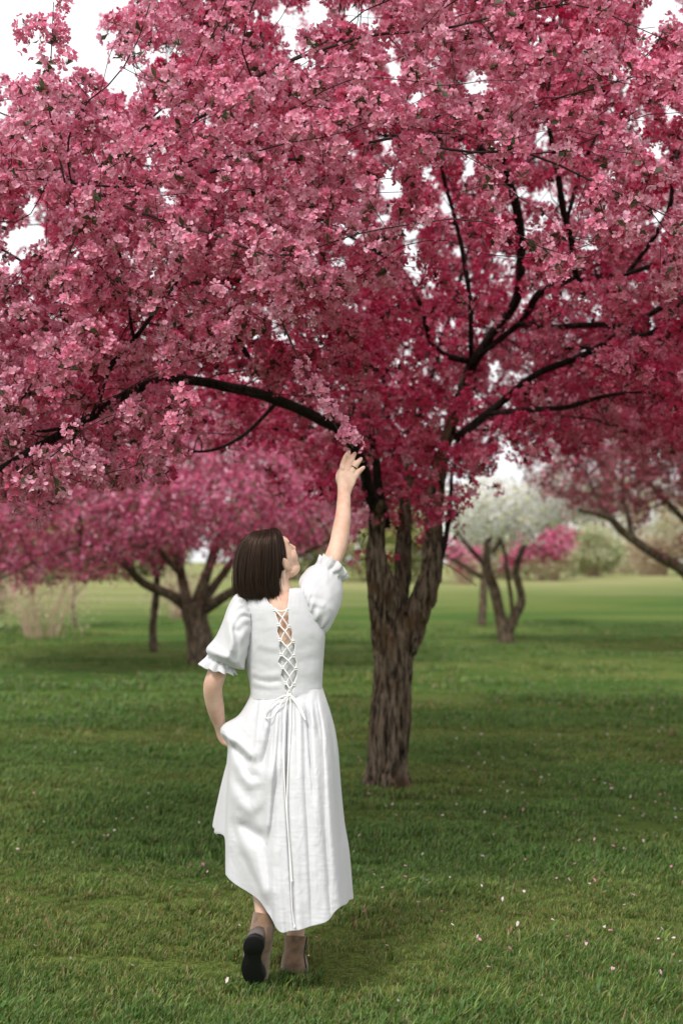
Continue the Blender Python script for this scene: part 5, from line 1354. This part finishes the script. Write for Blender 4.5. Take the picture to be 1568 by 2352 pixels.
# lifted left boot, heel up, sole facing back
lb = link('boot', None, None, woman, pw(585, 2262, -.08)); lb['label'] = 'tan suede ankle boot with its heel lifted, showing a black sole'
V, F = boot_shape([(584,2094,629,2103,-.10,.05,.04),(583,2101,629,2111,-.103,.05,.042),(580,2117,629,2125,-.11,.05,.046),(576,2136,628,2142,-.12,.055,.055),(569,2154,626,2160,-.125,.058,.075),(563,2172,622,2178,-.12,.052,.085),(561,2196,618,2201,-.10,.046,.085),(558,2222,616,2228,-.07,.04,.075),(562,2242,614,2246,-.045,.034,.06),(574,2257,609,2258,-.03,.022,.035)], M=80, wr=.004)
u_ = part('upper', V, F, M_SUEDE, lb); m = u_.modifiers.new('t', 'SOLIDIFY'); m.thickness = .003; m.offset = -1
SOLE = [(581,2151),(591,2153),(599,2158),(603,2167),(602,2186),(598.5,2197),(597.5,2209),(600,2222),(604.5,2236),(606,2249),(598,2259),(582,2264.5),(569,2260),(559,2248),(553.5,2230),(554,2218),(557.5,2203),(560,2192),(558.5,2180),(560,2166),(568,2155)]
def slab(name, outline, d_of, thick, nrm, mat_, parent, bev=1.6):
    O = catmull(np.vstack([outline, outline[:1]]), len(outline) * 5 + 1)[:-1]; n = len(O); c = O.mean(0)
    rows = []
    for k, (off, dep) in enumerate(((-bev, 0), (-.4, .0012), (0, .003), (0, thick))):
        Q = c + (O - c) * (1 + off / 30.0); rows.append(pw(Q[:, 0], Q[:, 1], d_of(Q)) + np.asarray(nrm) * dep)
    P = np.array(rows); V = P.reshape(-1, 3); F = [grid_faces(4, n)]
    V = np.vstack([V, rows[0].mean(0), rows[-1].mean(0)]); j = np.arange(n); jn = (j + 1) % n
    F.append(np.vstack([np.stack([jn, j, np.full(n, 4 * n)], -1), np.stack([3 * n + j, 3 * n + jn, np.full(n, 4 * n + 1)], -1)]))
    return part(name, V, F, mat_, parent)
sole_d = lambda Q: np.interp(Q[:, 1], [2150, 2200, 2240, 2265], [-.205, -.160, -.118, -.085])
nn = np.array([.36, .80, .48]); nn /= np.linalg.norm(nn)
slab('sole', np.array(SOLE, float), sole_d, .020, nn, M_SOLE, lb)
HEEL = [(581,2150),(591,2152),(599.5,2157.5),(603.5,2167),(602.5,2186),(590,2190),(574,2191),(560,2187),(558,2178),(559.5,2166),(567.5,2154.5)]
slab('heel', np.array(HEEL, float), lambda Q: sole_d(Q) - .012, .014, nn, M_SOLE, lb)
WELT = [(583,2141),(592,2142),(602,2148),(607,2160),(606.5,2180),(600,2188),(574,2186),(563,2176),(563,2160),(568,2149)]
slab('heel_counter', np.array(WELT, float), lambda Q: sole_d(Q) + .010, .03, nn, M_WELT, lb)

# ---------------------------------------------------------------- jewellery
p0 = pw(812.5, 1075, .290); ax = unit(pw(819, 1065, .292) - pw(812, 1076, .290))
T_, B_ = frame_from(ax[None], np.zeros(1)); a = np.linspace(0, 2 * np.pi, 25)
def band(off, rad, r2): return tube([p0 + ax * off + rad * (T_[0] * math.cos(x) + B_[0] * math.sin(x)) for x in a], r2, 8, caps=False)
rg = part('ring', *band(.002, .0118, .0026), M_DARKRING, woman); rg['label'] = 'dark and gold ring on the ring finger'
part('gold_rim', *band(-.0012, .0118, .0016), M_GOLD, rg)
ear = hp(.074, .008, -.060)
er = [ear + .008 * (hf * math.cos(x) + hu * math.sin(x)) for x in a]
part('earring', *tube(er, .0016, 8, caps=False), M_GOLD, woman)

# ================================================================== petals lying in the grass
def fallen():
    M = leafy('fallen_petal', 0.25)
    def petal(cup, tint, L=.013):
        loc = np.array([[0, 0, 0], [.45, .34, cup], [.9, .26, cup * 1.6], [1.05, 0, cup * 1.2], [.9, -.26, cup * 1.6], [.45, -.34, cup], [.55, 0, -.02]]) * L
        tri = np.array([[0, 6, 1], [1, 6, 2], [2, 6, 3], [3, 6, 4], [4, 6, 5], [5, 6, 0]])
        c = np.tile(np.array(tint), (7, 1)); c[0] *= .85; c[3] = np.minimum(c[3] * 1.08, .84)
        me = new_mesh('fallen_petal', loc, tri, c); me.materials.append(M); return me
    protos = [petal(.10 + .07 * k, t) for k, t in enumerate([(.78, .60, .62), (.80, .70, .70), (.74, .44, .50), (.66, .28, .36), (.78, .66, .66)])]
    # thickest under the crown on the right, thin on the left
    pts = []
    while len(pts) < 290:
        u, v = rng.uniform(-30, 1600), 2352 - 1000 * rng.uniform(0, 1) ** .8
        w = 0.22 + 0.78 * np.clip((u - 700) / 500, 0, 1)
        w *= np.interp(v, [1500, 1650, 1760, 1900, 2050, 2352], [.1, .35, 1, .9, .6, .30])
        if rng.uniform() < w: pts.append((u, v))
    pts += [(330, 1871), (337, 1870), (672, 2234), (692, 2052), (470, 2010)]
    for (u, v) in pts:
        g = on_ground(u, v)
        q = int(rng.integers(0, 5)); o = bpy.data.objects.new('fallen_petal', protos[q]); COL.objects.link(o)
        o.location = Vector(g + np.array([0, 0, rng.uniform(.034, .058)]))
        o.rotation_euler = (rng.normal(0, .5), rng.normal(0, .5), rng.uniform(0, 6.28))
        s = rng.uniform(1.1, 1.75); o.scale = (s, s, s)
        tag(o, ['pale pink petal lying flat in the lawn grass', 'almost white petal lying in the lawn grass', 'rose pink petal lying in the lawn grass', 'deep pink curled petal lying in the lawn grass', 'whitish strongly curled petal lying in the lawn grass'][q], 'petal', ['fallen pale pink petals', 'fallen white petals', 'fallen rose pink petals', 'fallen deep pink petals', 'fallen curled whitish petals'][q])
fallen()
